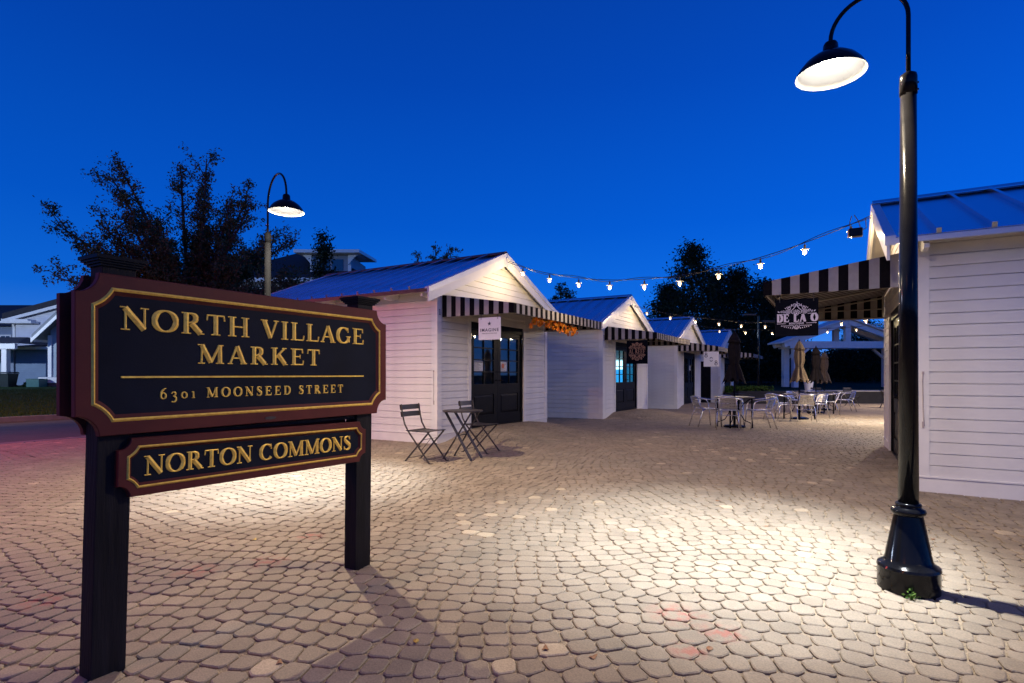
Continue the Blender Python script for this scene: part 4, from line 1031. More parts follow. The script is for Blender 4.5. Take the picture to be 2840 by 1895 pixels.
for q in range(105):
    t = rl.random(); o = obj("leaf", lm[rl.randrange(4)], gr, (.94 + 2.0 * t, rl.uniform(.0, .10), 2.27 + .05 * math.sin(6 * t) - rl.random() * .16)); o.rotation_euler = (rl.uniform(.7, 2.3), rl.uniform(-.9, .9), rl.uniform(0, 6.3))
mb = MB(); mb.tube([(.9 + .22 * k, .05, 2.26 + .02 * math.sin(k)) for k in range(11)], .006, 5); mb.build("stem", BARK, gr)

# ------------------------------------------------------------------ string lights
def string_lights(label, A, B, sag, ts, rb=.031, m=BULB, pw=22, group="strings of lit bulbs over the plaza", wires=2):
    A, B = Vector(A), Vector(B); root = thing("string_lights", label, "string lights", A, 0, group)
    def P(t, k=0): return (B - A) * t + Vector((0, 0, -4 * sag * t * (1 - t) + (.035 * math.sin(9 * t * math.pi + 1) if k else 0)))
    for k in range(wires):
        mb = MB(); mb.tube([P(i / 48, k) for i in range(49)], .0065 if not k else .0055, 5); mb.build("cable", SOCK, root)
    mb = MB(); mb.lathe([(.016, -.035), (.017, -.075), (.014, -.03)][::-1] + [(.015, -.095)], 10); mb.tube([(0, 0, 0), (0, 0, -.04)], .004, 5); ms_ = mb.mesh("socket", SOCK)
    mb = MB(); mb.lathe([(.015, -.088), (.058, -.099), (.060, -.103), (.015, -.095)], 16, cap=False); md = mb.mesh("shade", DISC)
    mb = MB(); mb.lathe([(.012, -.10), (rb * .85, -.122), (rb, -.145), (rb * .8, -.168), (rb * .3, -.180), (.001, -.182)], 12); me = mb.mesh("bulb", m, True)
    for t in ts:
        o = obj("bulb", me, root, P(t)); obj("socket", ms_, o); obj("shade", md, o)
        if pw: light("bulb_light", 'POINT', P(t) + Vector((0, 0, -.20)), pw, (1.0, .74, .42), root, shadow_soft_size=.02)
    return root
pk1 = at_shop(0, MIDX, .20); pk5 = at_shop(4, MIDX, .31); pk2 = at_shop(1, MIDX, .2); pk3 = at_shop(2, MIDX, .2)
A1, B1 = Vector((*pk1, 3.62)), Vector((*pk5, 3.53))
def ts_for(A, B, xs):
    out = []
    for px in xs:
        k = (px - 1420) / 1557; out.append((A.x - k * A.y) / (k * (B.y - A.y) - (B.x - A.x)))
    return out
b1 = [1450, 1524, 1605, 1691, 1787, 1885, 1993, 2109, 2232, 2360]
string_lights("black cable with ten lit bulbs from the first shop's gable to the right shop's gable", A1, B1, .62, ts_for(A1, B1, b1))
A2, B2 = Vector((*pk2, 3.42)), Vector((13.6, 17.2, 3.55))
string_lights("string of lit bulbs from the second shop's gable, dipping low across the plaza", A2, B2, .62, [.045, .12, .20, .275, .345, .42, .5, .58, .655, .73, .80, .87], .03, BULBF)
A3, B3 = Vector((*pk3, 3.30)), Vector((17.5, 21.0, 3.7))
string_lights("farther string of lit bulbs from the third shop's gable", A3, B3, .42, [.1, .2, .3, .4, .5, .6, .7, .8, .9], .032, BULBF)

# flood light hung at the right shop's gable
fl = thing("flood_light", "black flood light hanging by cables from the right shop's gable", "flood light", (4.96, 8.10, 3.37), R(-30))
mb = MB(); mb.box(-.085, .085, -.06, .06, -.14, -.02); mb.build("housing", BLACKM, fl, bev=.01)
mb = MB(); mb.box(-.10, -.086, -.055, .055, -.13, -.03); mb.build("lens", mat("amber_lens", (.5, .3, .15), .3), fl)
mb = MB(); mb.tube([(-.07, 0, -.02), (-.075, .01, .08), (-.05, 0, .17)], .006, 5); mb.tube([(.06, 0, -.02), (.03, .0, .09), (-.02, 0, .18)], .006, 5); mb.tube([(.08, 0, -.05), (.13, .02, -.02), (.12, .03, .12)], .006, 5); mb.build("cable", SOCK, fl)
# ------------------------------------------------------------------ FURNITURE
def bistro_chair():
    root = thing("bistro_chair", "", "chair")
    def bars(name, lst, w=.022, h=.008):
        mb = MB()
        for a, b in lst: mb.beam(a, b, w, h, up=(1, 0, 0))
        return mb.build(name, BROWNM, root)
    for s in (-1, 1):
        x = .19 * s
        mb = MB()
        pth = [(x, -.29, .82), (x, -.265, .68), (x, -.225, .54), (x, -.16, .44), (x, .235, 0.0)]
        for i in range(4): mb.beam(pth[i], pth[i + 1], .010, .022, up=(0, 1, 0))
        mb.box(x - .012, x + .012, .225, .262, 0, .008)
        mb.build("front_leg", BROWNM, root)
        mb = MB(); x2 = .168 * s; mb.beam((x2, .20, .435), (x2, -.235, 0), .010, .022, up=(0, 1, 0)); mb.box(x2 - .012, x2 + .012, -.262, -.225, 0, .008)
        mb.tube([(x2 - .01 * s, .04, .235), (x + .012 * s, .04, .235)], .008, 8); mb.build("rear_leg", BROWNM, root)
    for z, y in ((.775, -.285), (.675, -.267)):
        mb = MB(); n = 6
        for i in range(n):
            a, b = -.215 + .43 * i / n, -.215 + .43 * (i + 1) / n; f = lambda u: y - .018 + .35 * u * u * .9
            p = [(a, f(a), z - .036), (b, f(b), z - .036), (b, f(b) + .009, z - .036), (a, f(a) + .009, z - .036)]
            mb.hexa(p + [(q[0], q[1] - .012, q[2] + .072) for q in p])
        mb.build("back_slat", BROWNM, root)
    for i in range(7):
        y = -.17 + i * .06; mb = MB(); z = .447 - .01 * math.sin(i / 6 * math.pi); mb.box(-.2, .2, y - .024, y + .024, z - .004, z + .005); mb.build("seat_slat", BROWNM, root)
    mb = MB()
    for s in (-1, 1): mb.beam((.165 * s, -.19, .437), (.165 * s, .215, .437), .014, .008)
    mb.beam((-.165, -.19, .437), (.165, -.19, .437), .012, .008); mb.beam((-.19, .19, .055), (.19, .19, .055), .012, .006); mb.beam((-.168, -.19, .05), (.168, -.19, .05), .012, .006); mb.beam((-.165, .10, .33), (.165, .10, .33), .01, .006); mb.beam((0, .10, .33), (.03, -.06, .14), .016, .004)
    mb.build("stretcher", BROWNM, root)
    return root
def bistro_table():
    root = thing("bistro_table", "", "table")
    mb = MB(); mb.lathe([(.295, .700), (.302, .704), (.302, .716), (.295, .719)], 40); mb.build("table_top", BROWNM, root)
    for yy in (-.13, .13):
        for s in (1, -1):
            mb = MB()
            for o in (-.020, .020):
                if s < 0: o = o * .35
                mb.beam((-.215 * s, yy + o, .695), (.235 * s, yy * 1.25 + o, 0.006), .010, .024, up=(0, 1, 0))
            mb.lathe([(.012, 0), (.012, .012)], 8, (.235 * s, yy * 1.25, 0)); mb.build("leg", BROWNM, root)
    mb = MB(); mb.beam((-.02, -.15, .35), (-.02, .15, .35), .014, .014); mb.beam((-.215, -.14, .69), (-.215, .14, .69), .014, .01); mb.beam((.215, -.14, .69), (.215, .14, .69), .014, .01); mb.build("stretcher", BROWNM, root)
    for s in (-1, 1):
        mb = MB(); mb.tube([(-.0, .165 * s, .33), (0, .172 * s, .33)], .012, 8); mb.build("bolt", ALU, root)
    return root
def arm_chair():
    root = thing("aluminium_armchair", "", "chair"); r = .0135
    mb = MB(); L = [(.27, .265, 0), (.262, .225, .30), (.268, .20, .55), (.275, .165, .625), (.28, .08, .66), (.27, -.10, .675), (.235, -.235, .70), (.15, -.305, .725), (0, -.33, .735)]
    mb.tube(L + [(-a, b, c) for a, b, c in L[:-1]][::-1], r, 8); mb.build("arm_frame", ALU, root, smooth=True)
    for s in (-1, 1):
        mb = MB(); mb.tube([(.205 * s, -.14, .425), (.22 * s, -.19, .38), (.235 * s, -.315, 0)], r, 8); mb.build("rear_leg", ALU, root, smooth=True)
    mb = MB()
    for s in (-1, 1): mb.tube([(.20 * s, .215, .425), (.20 * s, .0, .43), (.195 * s, -.17, .42), (.19 * s, -.215, .46), (.178 * s, -.305, .715)], r * .9, 8); mb.tube([(.20 * s, .19, .426), (.262 * s, .215, .40)], r * .7, 6); mb.tube([(.20 * s, -.1, .428), (.212 * s, -.15, .405)], r * .8, 6)
    mb.tube([(-.225, -.21, .33), (.225, -.21, .33)], r * .6, 6); mb.tube([(-.2, .215, .425), (.2, .215, .425)], r * .8, 6); mb.build("seat_frame", ALU, root, smooth=True)
    for i in range(5):
        y = .175 - i * .078; mb = MB(); z = .437 - .008 * math.sin(i / 4 * math.pi); mb.box(-.205, .205, y - .033, y + .033, z, z + .009); mb.build("seat_slat", ALUS, root, bev=.003)
    for i in range(4):
        z = .505 + i * .062; y = -.222 - i * .0225; n = 4; mb = MB()
        for k in range(n):
            a, b = -.187 + .374 * k / n, -.187 + .374 * (k + 1) / n; f = lambda u: y - .025 + .7 * u * u
            p = [(a, f(a), z - .026), (b, f(b), z - .026), (b, f(b) + .007, z - .026), (a, f(a) + .007, z - .026)]; mb.hexa(p + [(q[0], q[1] - .019, q[2] + .052) for q in p])
        mb.build("back_slat", ALUS, root)
    return root
def cafe_table():
    root = thing("cafe_table", "", "table")
    mb = MB(); mb.lathe([(.44, .708), (.45, .714), (.45, .73), (.445, .733)], 44); mb.build("table_top", TABLEM, root)
    for k in range(4):
        a = math.pi / 4 + k * math.pi / 2; c, s = math.cos(a), math.sin(a)
        mb = MB(); mb.tube([(.40 * c, .40 * s, 0), (.39 * c, .39 * s, .71)], .019, 8); mb.build("leg", GREYM, root)
        mb = MB(); P = [(.40, .1), (.22, .18), (.13, .33), (.12, .42), (.20, .56), (.36, .69)]; mb.tube([(u * c, u * s, z) for u, z in P], .011, 6); mb.build("brace", BLACKM, root)
    return root
def umbrella(m, H=2.30):
    root = thing("patio_umbrella", "", "umbrella"); rr = random.Random(3)
    mb = MB(); mb.tube([(0, 0, .03), (0, 0, H - .02)], .020, 10); mb.build("pole", BLACKM, root)
    mb = MB(); mb.lathe([(.25, 0), (.25, .035), (.20, .055), (.03, .07), (.03, .30)], 28); mb.tube([(.03, 0, .22), (.07, 0, .22)], .01, 6); mb.build("umbrella_base", BLACKM, root)
    k = H / 2.30
    prof = [(.24, 1.10), (.20, 1.18), (.165, 1.28), (.125, 1.42), (.098, 1.52), (.10, 1.56), (.125, 1.66), (.135, 1.80), (.128, 1.94), (.105, 2.02), (.145, 2.015), (.12, 2.09), (.085, 2.17), (.045, 2.24), (.008, 2.28)]
    ph = [rr.uniform(0, 6) for _ in range(3)]
    def fn(t, i):
        amp = .20 if i < 4 else .10 if i < 10 else .05
        return 1 + amp * math.cos(8 * t + ph[0] + .12 * i) + .05 * math.cos(3 * t + ph[1])
    mb = MB(); N = 48; kk = len(mb.v)
    for i, (r, z) in enumerate(prof):
        for j in range(N):
            t = 2 * math.pi * j / N; q = r * fn(t, i); zz = z - (.055 * math.cos(8 * t + ph[0]) + .03 * math.cos(2 * t + 1)) * (1 if i == 0 else .4 if i == 1 else 0)
            mb.v.append((q * math.cos(t), q * math.sin(t), zz * k))
    for i in range(len(prof) - 1):
        for j in range(N):
            j2 = (j + 1) % N; mb.f.append([i * N + j, i * N + j2, (i + 1) * N + j2, (i + 1) * N + j]); mb.m.append(0)
    c = mb.build("canopy", m, root, smooth=True)
    mb = MB(); mb.lathe([(.106, 1.525), (.109, 1.54), (.106, 1.555)], 24, cap=False); mb.build("tie_band", m, root)
    mb = MB(); mb.lathe([(.006, 0), (.018, .02), (.014, .04), (.004, .05)], 10, (0, 0, (H - .03))); mb.build("finial", BLACKM, root)
    return root

bc, bt, ac, ct, ud, ut = bistro_chair(), bistro_table(), arm_chair(), cafe_table(), umbrella(UMB_D), umbrella(UMB_T)
CH = child_map(); used = set()
def place(proto, x, y, deg, label, group, z=None, s=1.0):
    o = proto if proto not in used else copy_tree(proto, CH); used.add(proto)
    o.location = (x, y, gz(x, y) if z is None else z); o.rotation_euler.z = R(deg); o["label"] = label; o["group"] = group; o.scale = (s, s, s)
    return o
GB, GA, GT, GU = "folding bistro chairs", "aluminium armchairs around the cafe tables", "round dark cafe tables with a hole for an umbrella", "closed patio umbrellas"
place(bc, -1.25, 8.10, -121, "dark folding slatted chair to the left of the small round table", GB)
place(bc, -.50, 9.06, -119, "dark folding slatted chair partly behind the small round table, by the black doors", GB)
place(bt, -.735, 8.36, -24, "small round folding table on crossed legs in front of the first shop", "small folding bistro tables")
place(ct, 5.31, 13.40, 10, "round dark table under the closed charcoal umbrella, nearest the shops", GT)
place(ct, 8.34, 16.30, 20, "round dark table under the large closed tan umbrella", GT)
place(ct, 10.55, 19.20, 0, "round dark table under the charcoal umbrella beside the tan one", GT)
place(ct, 11.90, 21.40, 35, "round dark table under the smaller, farther tan umbrella", GT)
place(ud, 5.31, 13.40, 0, "closed charcoal umbrella standing in front of the last shop", GU)
place(ud, 10.45, 19.30, 40, "closed charcoal umbrella half hidden behind the tan umbrella", GU)
place(ut, 8.34, 16.30, 15, "large closed tan umbrella below the black floral sign", GU)
place(ut, 11.90, 21.40, 50, "smaller closed tan umbrella standing alone farther back", GU, s=.97)
A_ = [(4.70, 13.62, -82, "aluminium armchair seen from its side, left of the first umbrella table"), (4.90, 12.74, -22, "aluminium armchair with its slatted back to the viewer at the first umbrella table"),
      (5.74, 13.02, 82, "aluminium armchair turned left, at the right of the first umbrella table"), (5.45, 14.10, 178, "aluminium armchair facing the viewer behind the first umbrella table"),
      (7.62, 16.10, -62, "aluminium armchair left of the tan umbrella table, nearest the first table"), (8.35, 17.60, -75, "aluminium armchair just beyond the armchair left of the tan umbrella"),
      (7.95, 15.30, -12, "aluminium armchair with its back to the viewer under the large tan umbrella"), (9.05, 16.75, 110, "aluminium armchair facing left behind the large tan umbrella's pole"),
      (10.35, 18.35, 62, "aluminium armchair angled left between the two tan umbrellas"), (10.0, 19.7, -150, "aluminium armchair facing the viewer in front of the white flower pot"),
      (11.15, 20.85, -20, "aluminium armchair with its back turned beside the smaller tan umbrella"), (12.15, 20.5, 78, "aluminium armchair in side view, rightmost of the silver chairs"), (12.0, 22.1, 180, "aluminium armchair tucked behind the smaller tan umbrella's pole")]
for x, y, d, l in A_: place(ac, x, y, d, l, GA)
for x, y, d, l in ((13.2, 24.2, 170, "dark folding chair against the low dark wall, left of the far bistro table"), (14.9, 24.6, 190, "dark folding chair against the low dark wall, right of the far bistro table"), (16.4, 23.2, 100, "dark folding chair by the right shop's far corner")): place(bc, x, y, d, l, GB)
place(bt, 15.6, 23.3, 20, "small dark folding table near the right shop's far corner", "small folding bistro tables")

# ------------------------------------------------------------------ low wall, steps, planter, pavilion
lw = thing("low_wall", "low dark wall with pale coping behind the cafe tables", "wall", (0, 0, 0))
mb = MB(); mb.box(14.6, 40, 28.0, 28.9, -.4, .37); mb.build("wall_body", DECKM, lw)
for k in range(16): 
    mb = MB(); mb.box(14.55 + k * 1.5, 14.55 + k * 1.5 + 1.485, 27.95, 28.95, .37, .43); mb.build("coping_stone", COPING, lw)
st_ = thing("steps", "dark steps leading up beside the green shrubs", "steps", (0, 0, 0))
for k in range(4):
    mb = MB(); mb.box(11.4, 14.55, 27.2 + k * .35, 27.2 + (k + 1) * .35 if k < 3 else 29.2, -.4, -.05 + k * .145); mb.build("step", DECKM, st_)
pb = thing("planting_bed", "dark raised planting bed beside the steps", "planter", (0, 0, 0))
mb = MB(); mb.box(10.9, 11.38, 27.0, 29.2, -.4, .3); mb.box(11.38, 13.4, 29.25, 30.4, -.4, .5); mb.build("bed", DECKM, pb)
P = np.stack([RNG.uniform(11.0, 13.4, 2200), RNG.uniform(28.6, 30.4, 2200), .2 + .42 * RNG.random(2200) ** .7], 1)
sh = thing("low_shrub", "low bright green shrub on the planting bed by the steps", "shrub", (0, 0, 0)); obj("foliage", leaf_mesh("foliage", P, .14, LEAF_C), sh)
mb = MB(); mb.tube([(12, 29.3, .3), (12.1, 29.4, .7)], .02, 5); mb.build("stem", BARK, sh)
pp = thing("potted_plant", "white pot with spiky grass plant on the low wall's end", "potted plant", (14.95, 28.3, .43))
mb = MB(); mb.lathe([(.16, 0), (.24, .48), (.22, .48), (.2, .42)], 20); mb.build("pot", SIGNW, pp)
mb = MB(); rg = random.Random(9)
for k in range(60):
    a = rg.uniform(0, 6.28); l = rg.uniform(.5, 1.1); sp = rg.uniform(.2, .9); c, s = math.cos(a), math.sin(a); pts = [Vector((c * sp * l * t, s * sp * l * t, .42 + l * (1.25 * t - .75 * t * t * sp * 1.2))) for t in (0, .35, .7, 1)]
    w = Vector((-s, c, 0)) * .014; mb.add([pts[0] - w, pts[0] + w, pts[1] + w, pts[1] - w, pts[2] + w * .7, pts[2] - w * .7, pts[3]], [(0, 1, 2, 3), (3, 2, 4, 5), (5, 4, 6)])
me = mb.mesh("foliage", LEAF_B); obj("foliage", me, pp)

pv = thing("pavilion", "white open timber pavilion with gabled truss roof beyond the plaza", "pavilion", (21.6, 36, .4))
for yy in (0, 1.3):
    for s in (-1, 1):
        mb = MB(); mb.box(s * 3.35 - .18, s * 3.35 + .18, yy, yy + .36, 0, 2.52); mb.build("post", WHITE2, pv)
        mb = MB(); mb.beam((s * 4.1, yy + .18, 2.72), (0, yy + .18, 4.20), .30, .36, up=(0, 1, 0)); mb.build("rafter", WHITE2, pv)
        mb = MB(); mb.beam((s * 3.2, yy + .18, 1.9), (s * 2.5, yy + .18, 2.5), .14, .16, up=(0, 1, 0)); mb.build("knee_brace", WHITE2, pv)
    mb = MB(); mb.box(-3.75, 3.75, yy + .02, yy + .34, 2.525, 2.96); mb.build("tie_beam", WHITE2, pv)
    mb = MB(); mb.box(-.17, .17, yy + .05, yy + .31, 2.965, 4.05); mb.build("king_post", WHITE2, pv)
for s in (-1, 1):
    mb = MB(); mb.box(s * 3.35 - .15, s * 3.35 + .15, .37, 1.29, 2.53, 2.9); mb.build("side_beam", WHITE2, pv)
    mb = MB(); p = [(s * 4.35, -.15, 2.82), (0, -.15, 4.41), (0, 1.9, 4.41), (s * 4.35, 1.9, 2.82)]; q = [(a, b, c + .10) for a, b, c in p]
    mb.hexa((p + q) if s < 0 else (p[::-1] + q[::-1])); mb.build("roof", WHITE, pv)

# far double lamp, unlit
dl = thing("park_lamp", "unlit black lamp post with two flat heads in front of the dark trees", "street lamp", (12.95, 29.5, .4))
mb = MB(); mb.tube([(0, 0, 0), (0, 0, 3.9)], [.07, .05], 10); mb.build("pole", BLACKM, dl)
for s, z in ((-1, 3.95), (1, 3.6)):
    mb = MB(); mb.tube([(0, 0, z), (s * .5, 0, z + .02)], .03, 6); mb.build("arm", BLACKM, dl); mb = MB(); mb.box(s * .5 - .3, s * .5 + .3, -.16, .16, z - .02, z + .06); mb.build("lamp_head", BROWNM, dl)
for x, y, z, c in ((25.2, 66, 1.9, (1, .45, .08)), (26.2, 66, 2.75, (1, .5, .1)), (31.6, 66, 2.4, (.7, .85, 1))):
    o = thing("distant_light", {25.2: "lower amber light among the dark trees beyond the park", 26.2: "upper, smaller amber light among the dark trees", 31.6: "small white light among the dark trees by the right shop"}[x], "light", (x, y, z), 0, "far lights beyond the park")
    mb = MB(); mb.lathe([(.01, -.12), (.1, -.06), (.12, 0), (.1, .06), (.01, .12)], 10); mb.build("globe", mat("far_lamp_%d" % int(x), (1, .6, .2), .5, emit=c, estr=14 if x < 26 else 5), o); mb = MB(); mb.tube([(0, 0, .12), (0, 0, .5)], .03, 5); mb.build("bracket", BLACKM, o)

# ------------------------------------------------------------------ TREES
def bez(a, b, c, t): return a * (1 - t) ** 2 + b * 2 * t * (1 - t) + c * t * t
def limb_tree(name, label, base, fork_z, tips, m, nleaf, lsize, seed, trunk_r=.18, sub=11, subl=1.3, group=None, spread=.14):
    rg = np.random.default_rng(seed); root = thing(name, label, "tree", base, 0, group); mb = MB(); LP = []
    mb.tube([(0, 0, -.3), (.05, 0, fork_z * .5), (0, 0, fork_z)], [trunk_r * 1.25, trunk_r, trunk_r * .9], 8)
    F = Vector((0, 0, fork_z))
    for tip in tips:
        T = Vector(tip); mid = F.lerp(T, .45) + Vector((0, 0, (T - F).length * .10)) + Vector(rg.normal(0, .25, 3)); mid.x = F.x + (mid.x - F.x) * .85
        L = (T - F).length; pts = [bez(F, mid, T, i / 12) for i in range(13)]
        mb.tube(pts, [trunk_r * .55 * (1 - i / 13) + .012 for i in range(13)], 5)
        for k in range(sub):
            t = .22 + .78 * (k + rg.random()) / sub; p = bez(F, mid, T, t); d = (bez(F, mid, T, min(1, t + .05)) - bez(F, mid, T, t - .05)).normalized()
            v = (d * .9 + Vector(rg.normal(0, .75, 3)) + Vector((0, 0, .25))).normalized() * subl * rg.uniform(.5, 1.15) * (1.05 - .45 * t)
            q = p + v; b = p.lerp(q, .5) + Vector((0, 0, .12)); mb.tube([p, b, q], [.022, .014, .005], 4)
            nl = int(nleaf / (len(tips) * sub)); tt = rg.random(nl) ** .8
            A = np.array([bez(p, b, q, float(u)) for u in np.round(tt * 6) / 6]); cl_ = rg.normal(0, spread * .75, (7, 3)); LP.append(A + cl_[np.round(tt * 6).astype(int)] + rg.normal(0, spread * .45, (nl, 3)))
        nl = int(nleaf / (len(tips) * sub) * 1.5); tt = .5 + .5 * rg.random(nl); A = np.array([bez(F, mid, T, float(u)) for u in tt]); LP.append(A + rg.normal(0, spread * .9, (nl, 3)))
    mb.build("trunk", BARK, root)
    P = np.concatenate(LP); tone = np.clip(rg.normal(.45, .3, len(P)), 0, 1)
    o = obj("crown", leaf_mesh("crown", P, lsize, m, tone=tone, rng=rg), root); return root
k = 1557 / 22.0
tips = [((px - 535) / k * .93, dy, 1.25 + (1038 - py) / k * .92 - .25) for px, py, dy in ((112, 575, 0), (165, 650, 1.2), (320, 460, -.5), (345, 560, 1.0), (485, 400, .3), (600, 415, -.6), (655, 470, 1.2), (170, 755, -.6), (255, 620, 1.6), (800, 640, .4), (735, 560, -.9), (560, 520, 2.4), (430, 470, -2.2), (640, 640, 2.4), (300, 740, 2.2), (480, 620, -2.6), (700, 720, -1.6), (395, 700, -2.4), (560, 700, -2.2), (760, 760, 1.2))]
_r = random.Random(77)
for _ in range(26):
    a_ = _r.uniform(-1.35, 1.35); b_ = _r.uniform(-1.2, 1.2); q_ = _r.uniform(.55, .98); tips.append((4.6 * q_ * math.sin(a_), 2.8 * math.sin(b_) * q_, 2.6 + 5.9 * q_ * math.cos(a_) * math.cos(b_ * .6)))
limb_tree("shade_tree", "large spreading tree with loose thinning leaves behind the market sign", ((535 - 1420) / k, 22.0, .25), 2.2, tips, LEAF_A, 88000, .118, 21, .2, 12, 1.45, spread=.2)
k = 1557 / 30.0
limb_tree("shade_tree", "treetop with loose twigs above the first shop's roof", ((1190 - 1420) / k, 30, .3), 3.0, [((px - 1190) / k, d, 1.25 + (1038 - py) / k - .3) for px, py, d in ((1160, 720, 0), (1205, 685, .5), (1250, 690, -.3), (1225, 730, .6), (1130, 760, -.4), (1280, 760, .3))], LEAF_A, 4500, .14, 22, .12, 9, .8)
limb_tree("shade_tree", "small dark treetop between the first and second shop's roofs", ((1560 - 1420) / k, 30, .3), 2.0, [((px - 1560) / k, d, 1.25 + (1038 - py) / k - .3) for px, py, d in ((1552, 795, 0), (1535, 830, .5), (1580, 820, -.3), (1600, 850, .6), (1518, 860, -.4), (1565, 860, .3))], LEAF_B, 5000, .14, 23, .12, 9, .7)
def cone_tree(name, label, base, H, Rm, m, nclump, per, lsize, seed, z0=.12, power=.75, cs=.28, group=None, tr=.14):
    rg = np.random.default_rng(seed); root = thing(name, label, "tree", base, 0, group); mb = MB(); mb.tube([(0, 0, -.3), (0, 0, H * .5), (0, 0, H * .96)], [tr, tr * .6, .02], 7)
    LP = []
    for i in range(nclump):
        h = z0 + (1 - z0) * rg.random() ** 1.15; rad = Rm * max(.03, (1 - h)) ** power * (.72 + .4 * rg.random()); a = rg.uniform(0, 6.283); q = rad * rg.uniform(.35, 1.0)
        c = np.array([q * math.cos(a), q * math.sin(a), h * H + .25 * q]); LP.append(c + rg.normal(0, cs, (per, 3)) * np.array([1, 1, .75]))
        if i % 4 == 0: mb.tube([(0, 0, max(.4, h * H - .3)), tuple(c)], [.035, .01], 4)
    mb.build("trunk", BARK, root); P = np.concatenate(LP); tone = np.clip(rg.normal(.4, .3, len(P)), 0, 1)
    obj("crown", leaf_mesh("crown", P, lsize, m, tone=tone, rng=rg), root); return root
cone_tree("columnar_tree", "narrow dark tree in front of the grey house's dormer", (-10.9, 32.5, .4), 8.9, 1.75, LEAF_B, 120, 40, .20, 31, .1, .8, .22)
GTR = "tall dark trees beyond the last shop"
for px, py, Y, rm, sd, lab in ((1920, 690, 44, 4.0, 41, "tallest pointed dark tree beyond the third shop"), (2042, 758, 47, 3.4, 42, "second pointed dark tree to the right of the tallest one"), (1850, 800, 50, 3.6, 43, "shorter dark tree at the left flank of the tallest tree"), (2112, 790, 52, 3.8, 44, "rounded dark tree left of the black floral sign"), (1985, 770, 56, 3.6, 45, "dark tree between the two pointed trees"), (2150, 850, 48, 3.4, 46, "dark tree behind the large tan umbrella"), (2190, 950, 55, 3.2, 47, "low dark tree behind the white pavilion's left eave")):
    H = 1.25 + (1038 - py) / 1557 * Y - .2; cone_tree("tall_tree", lab, ((px - 1420) / 1557 * Y, Y, .2), H, rm, LEAF_B, 330, 42, .26, sd, .06, .62, .42, GTR)
for px, py, Y, sd, lab in ((2330, 985, 62, 51, "low dark tree under the pavilion's beam"), (2390, 905, 64, 52, "round dark tree showing inside the pavilion's truss"), (2450, 925, 62, 53, "dark tree by the right shop seen through the pavilion"), (2420, 980, 58, 54, "bushy dark tree beyond the park lawn")):
    H = 1.25 + (1038 - py) / 1557 * Y; cone_tree("park_tree", lab, ((px - 1420) / 1557 * Y, Y, .3), H, 3.2, LEAF_B, 170, 42, .28, sd, .12, .35, .5, "dark trees across the park lawn")
# far wood: one mass
n = 26000; cl = np.stack([RNG.uniform(-2, 70, 900), RNG.uniform(66, 84, 900), np.zeros(900)], 1); cl[:, 2] = RNG.random(900) ** 1.2 * (2.2 + .8 * np.sin(cl[:, 0] * .35) + .8 * np.sin(cl[:, 0] * .9 + 1)) + .4
P = cl[RNG.integers(0, 900, n)] + RNG.normal(0, .75, (n, 3)); tag(obj("far_wood", leaf_mesh("far_wood", P, .6, LEAF_B)), kind="stuff")
n = 9000; cl = np.stack([RNG.uniform(-75, -6, 300), RNG.uniform(62, 70, 300), RNG.random(300) * 3.0 + .5], 1); P = cl[RNG.integers(0, 300, n)] + RNG.normal(0, .8, (n, 3)); tag(obj("far_hedge_wood", leaf_mesh("far_wood", P, .6, LEAF_B)), kind="stuff")

# ------------------------------------------------------------------ HOUSES
def gable_block(root, name, x0, x1, y0, y1, z0, ze, slope, m, roofm=SHINGLE, ov=.4, axis='y', th=.22, trim=WHITE2):
    """walls with gable ends facing y, roof with overhang, white rakes and fascias"""
    xm = (x0 + x1) / 2; zr = ze + slope * (x1 - x0) / 2; mb = MB()
    mb.prism([(x0, z0), (x1, z0), (x1, ze), (xm, zr), (x0, ze)], lambda u, v, t: (u, t, v), y0, y1); w = mb.build("wall", m, root)
    c = math.sqrt(1 + slope * slope)
    for s in (-1, 1):
        e = x0 - ov if s < 0 else x1 + ov; zz = ze - slope * ov
        mb = MB(); mb.prism([(xm, zr + .02), (e, zz + .02), (e, zz + th), (xm, zr + th)], lambda u, v, t: (u, t, v), y0 - ov, y1 + ov); mb.build("roof", roofm, root)
        mb = MB(); mb.prism([(xm, zr - .22), (e, zz - .18), (e, zz + .05), (xm, zr + .015)], lambda u, v, t: (u, t, v), y0 - ov - .06, y0 - ov - .002); mb.build("rake_board", trim, root)
        a, b = sorted((e, e + s * .06)); mb = MB(); mb.box(a, b, y0 - ov, y1 + ov, zz - .12, zz + .12); mb.build("gutter", trim, root)
    return w
def window(root, x, y, z, w, h, frame=WHITE2):
    mb = MB(); t = .1
    mb.box(x - w / 2 - t, x - w / 2, y - .06, y, z - t, z + h + t); mb.box(x + w / 2, x + w / 2 + t, y - .06, y, z - t, z + h + t); mb.box(x - w / 2, x + w / 2, y - .06, y, z + h, z + h + t); mb.box(x - w / 2, x + w / 2, y - .06, y, z - t, z); mb.box(x - .02, x + .02, y - .05, y, z, z + h); mb.box(x - w / 2, x + w / 2, y - .052, y, z + h / 2 - .02, z + h / 2 + .02)
    f = mb.build("window", frame, root); mb = MB(); mb.box(x - w / 2, x + w / 2, y - .03, y - .005, z, z + h); mb.build("pane", WINGL, f)
ha = thing("house", "large white gabled house at the far left with slate blue wing", "house", (0, 0, 0), 0, "houses across the street")
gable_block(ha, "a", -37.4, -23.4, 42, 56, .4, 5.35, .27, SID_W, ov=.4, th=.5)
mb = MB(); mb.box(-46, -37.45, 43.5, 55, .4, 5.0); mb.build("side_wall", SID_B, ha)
mb = MB(); mb.add([(-46, 43, 4.95), (-37.2, 43, 4.95), (-37.2, 50, 7.4), (-46, 50, 7.4)], [(0, 1, 2, 3)]); mb.build("side_roof", SHINGLE, ha)
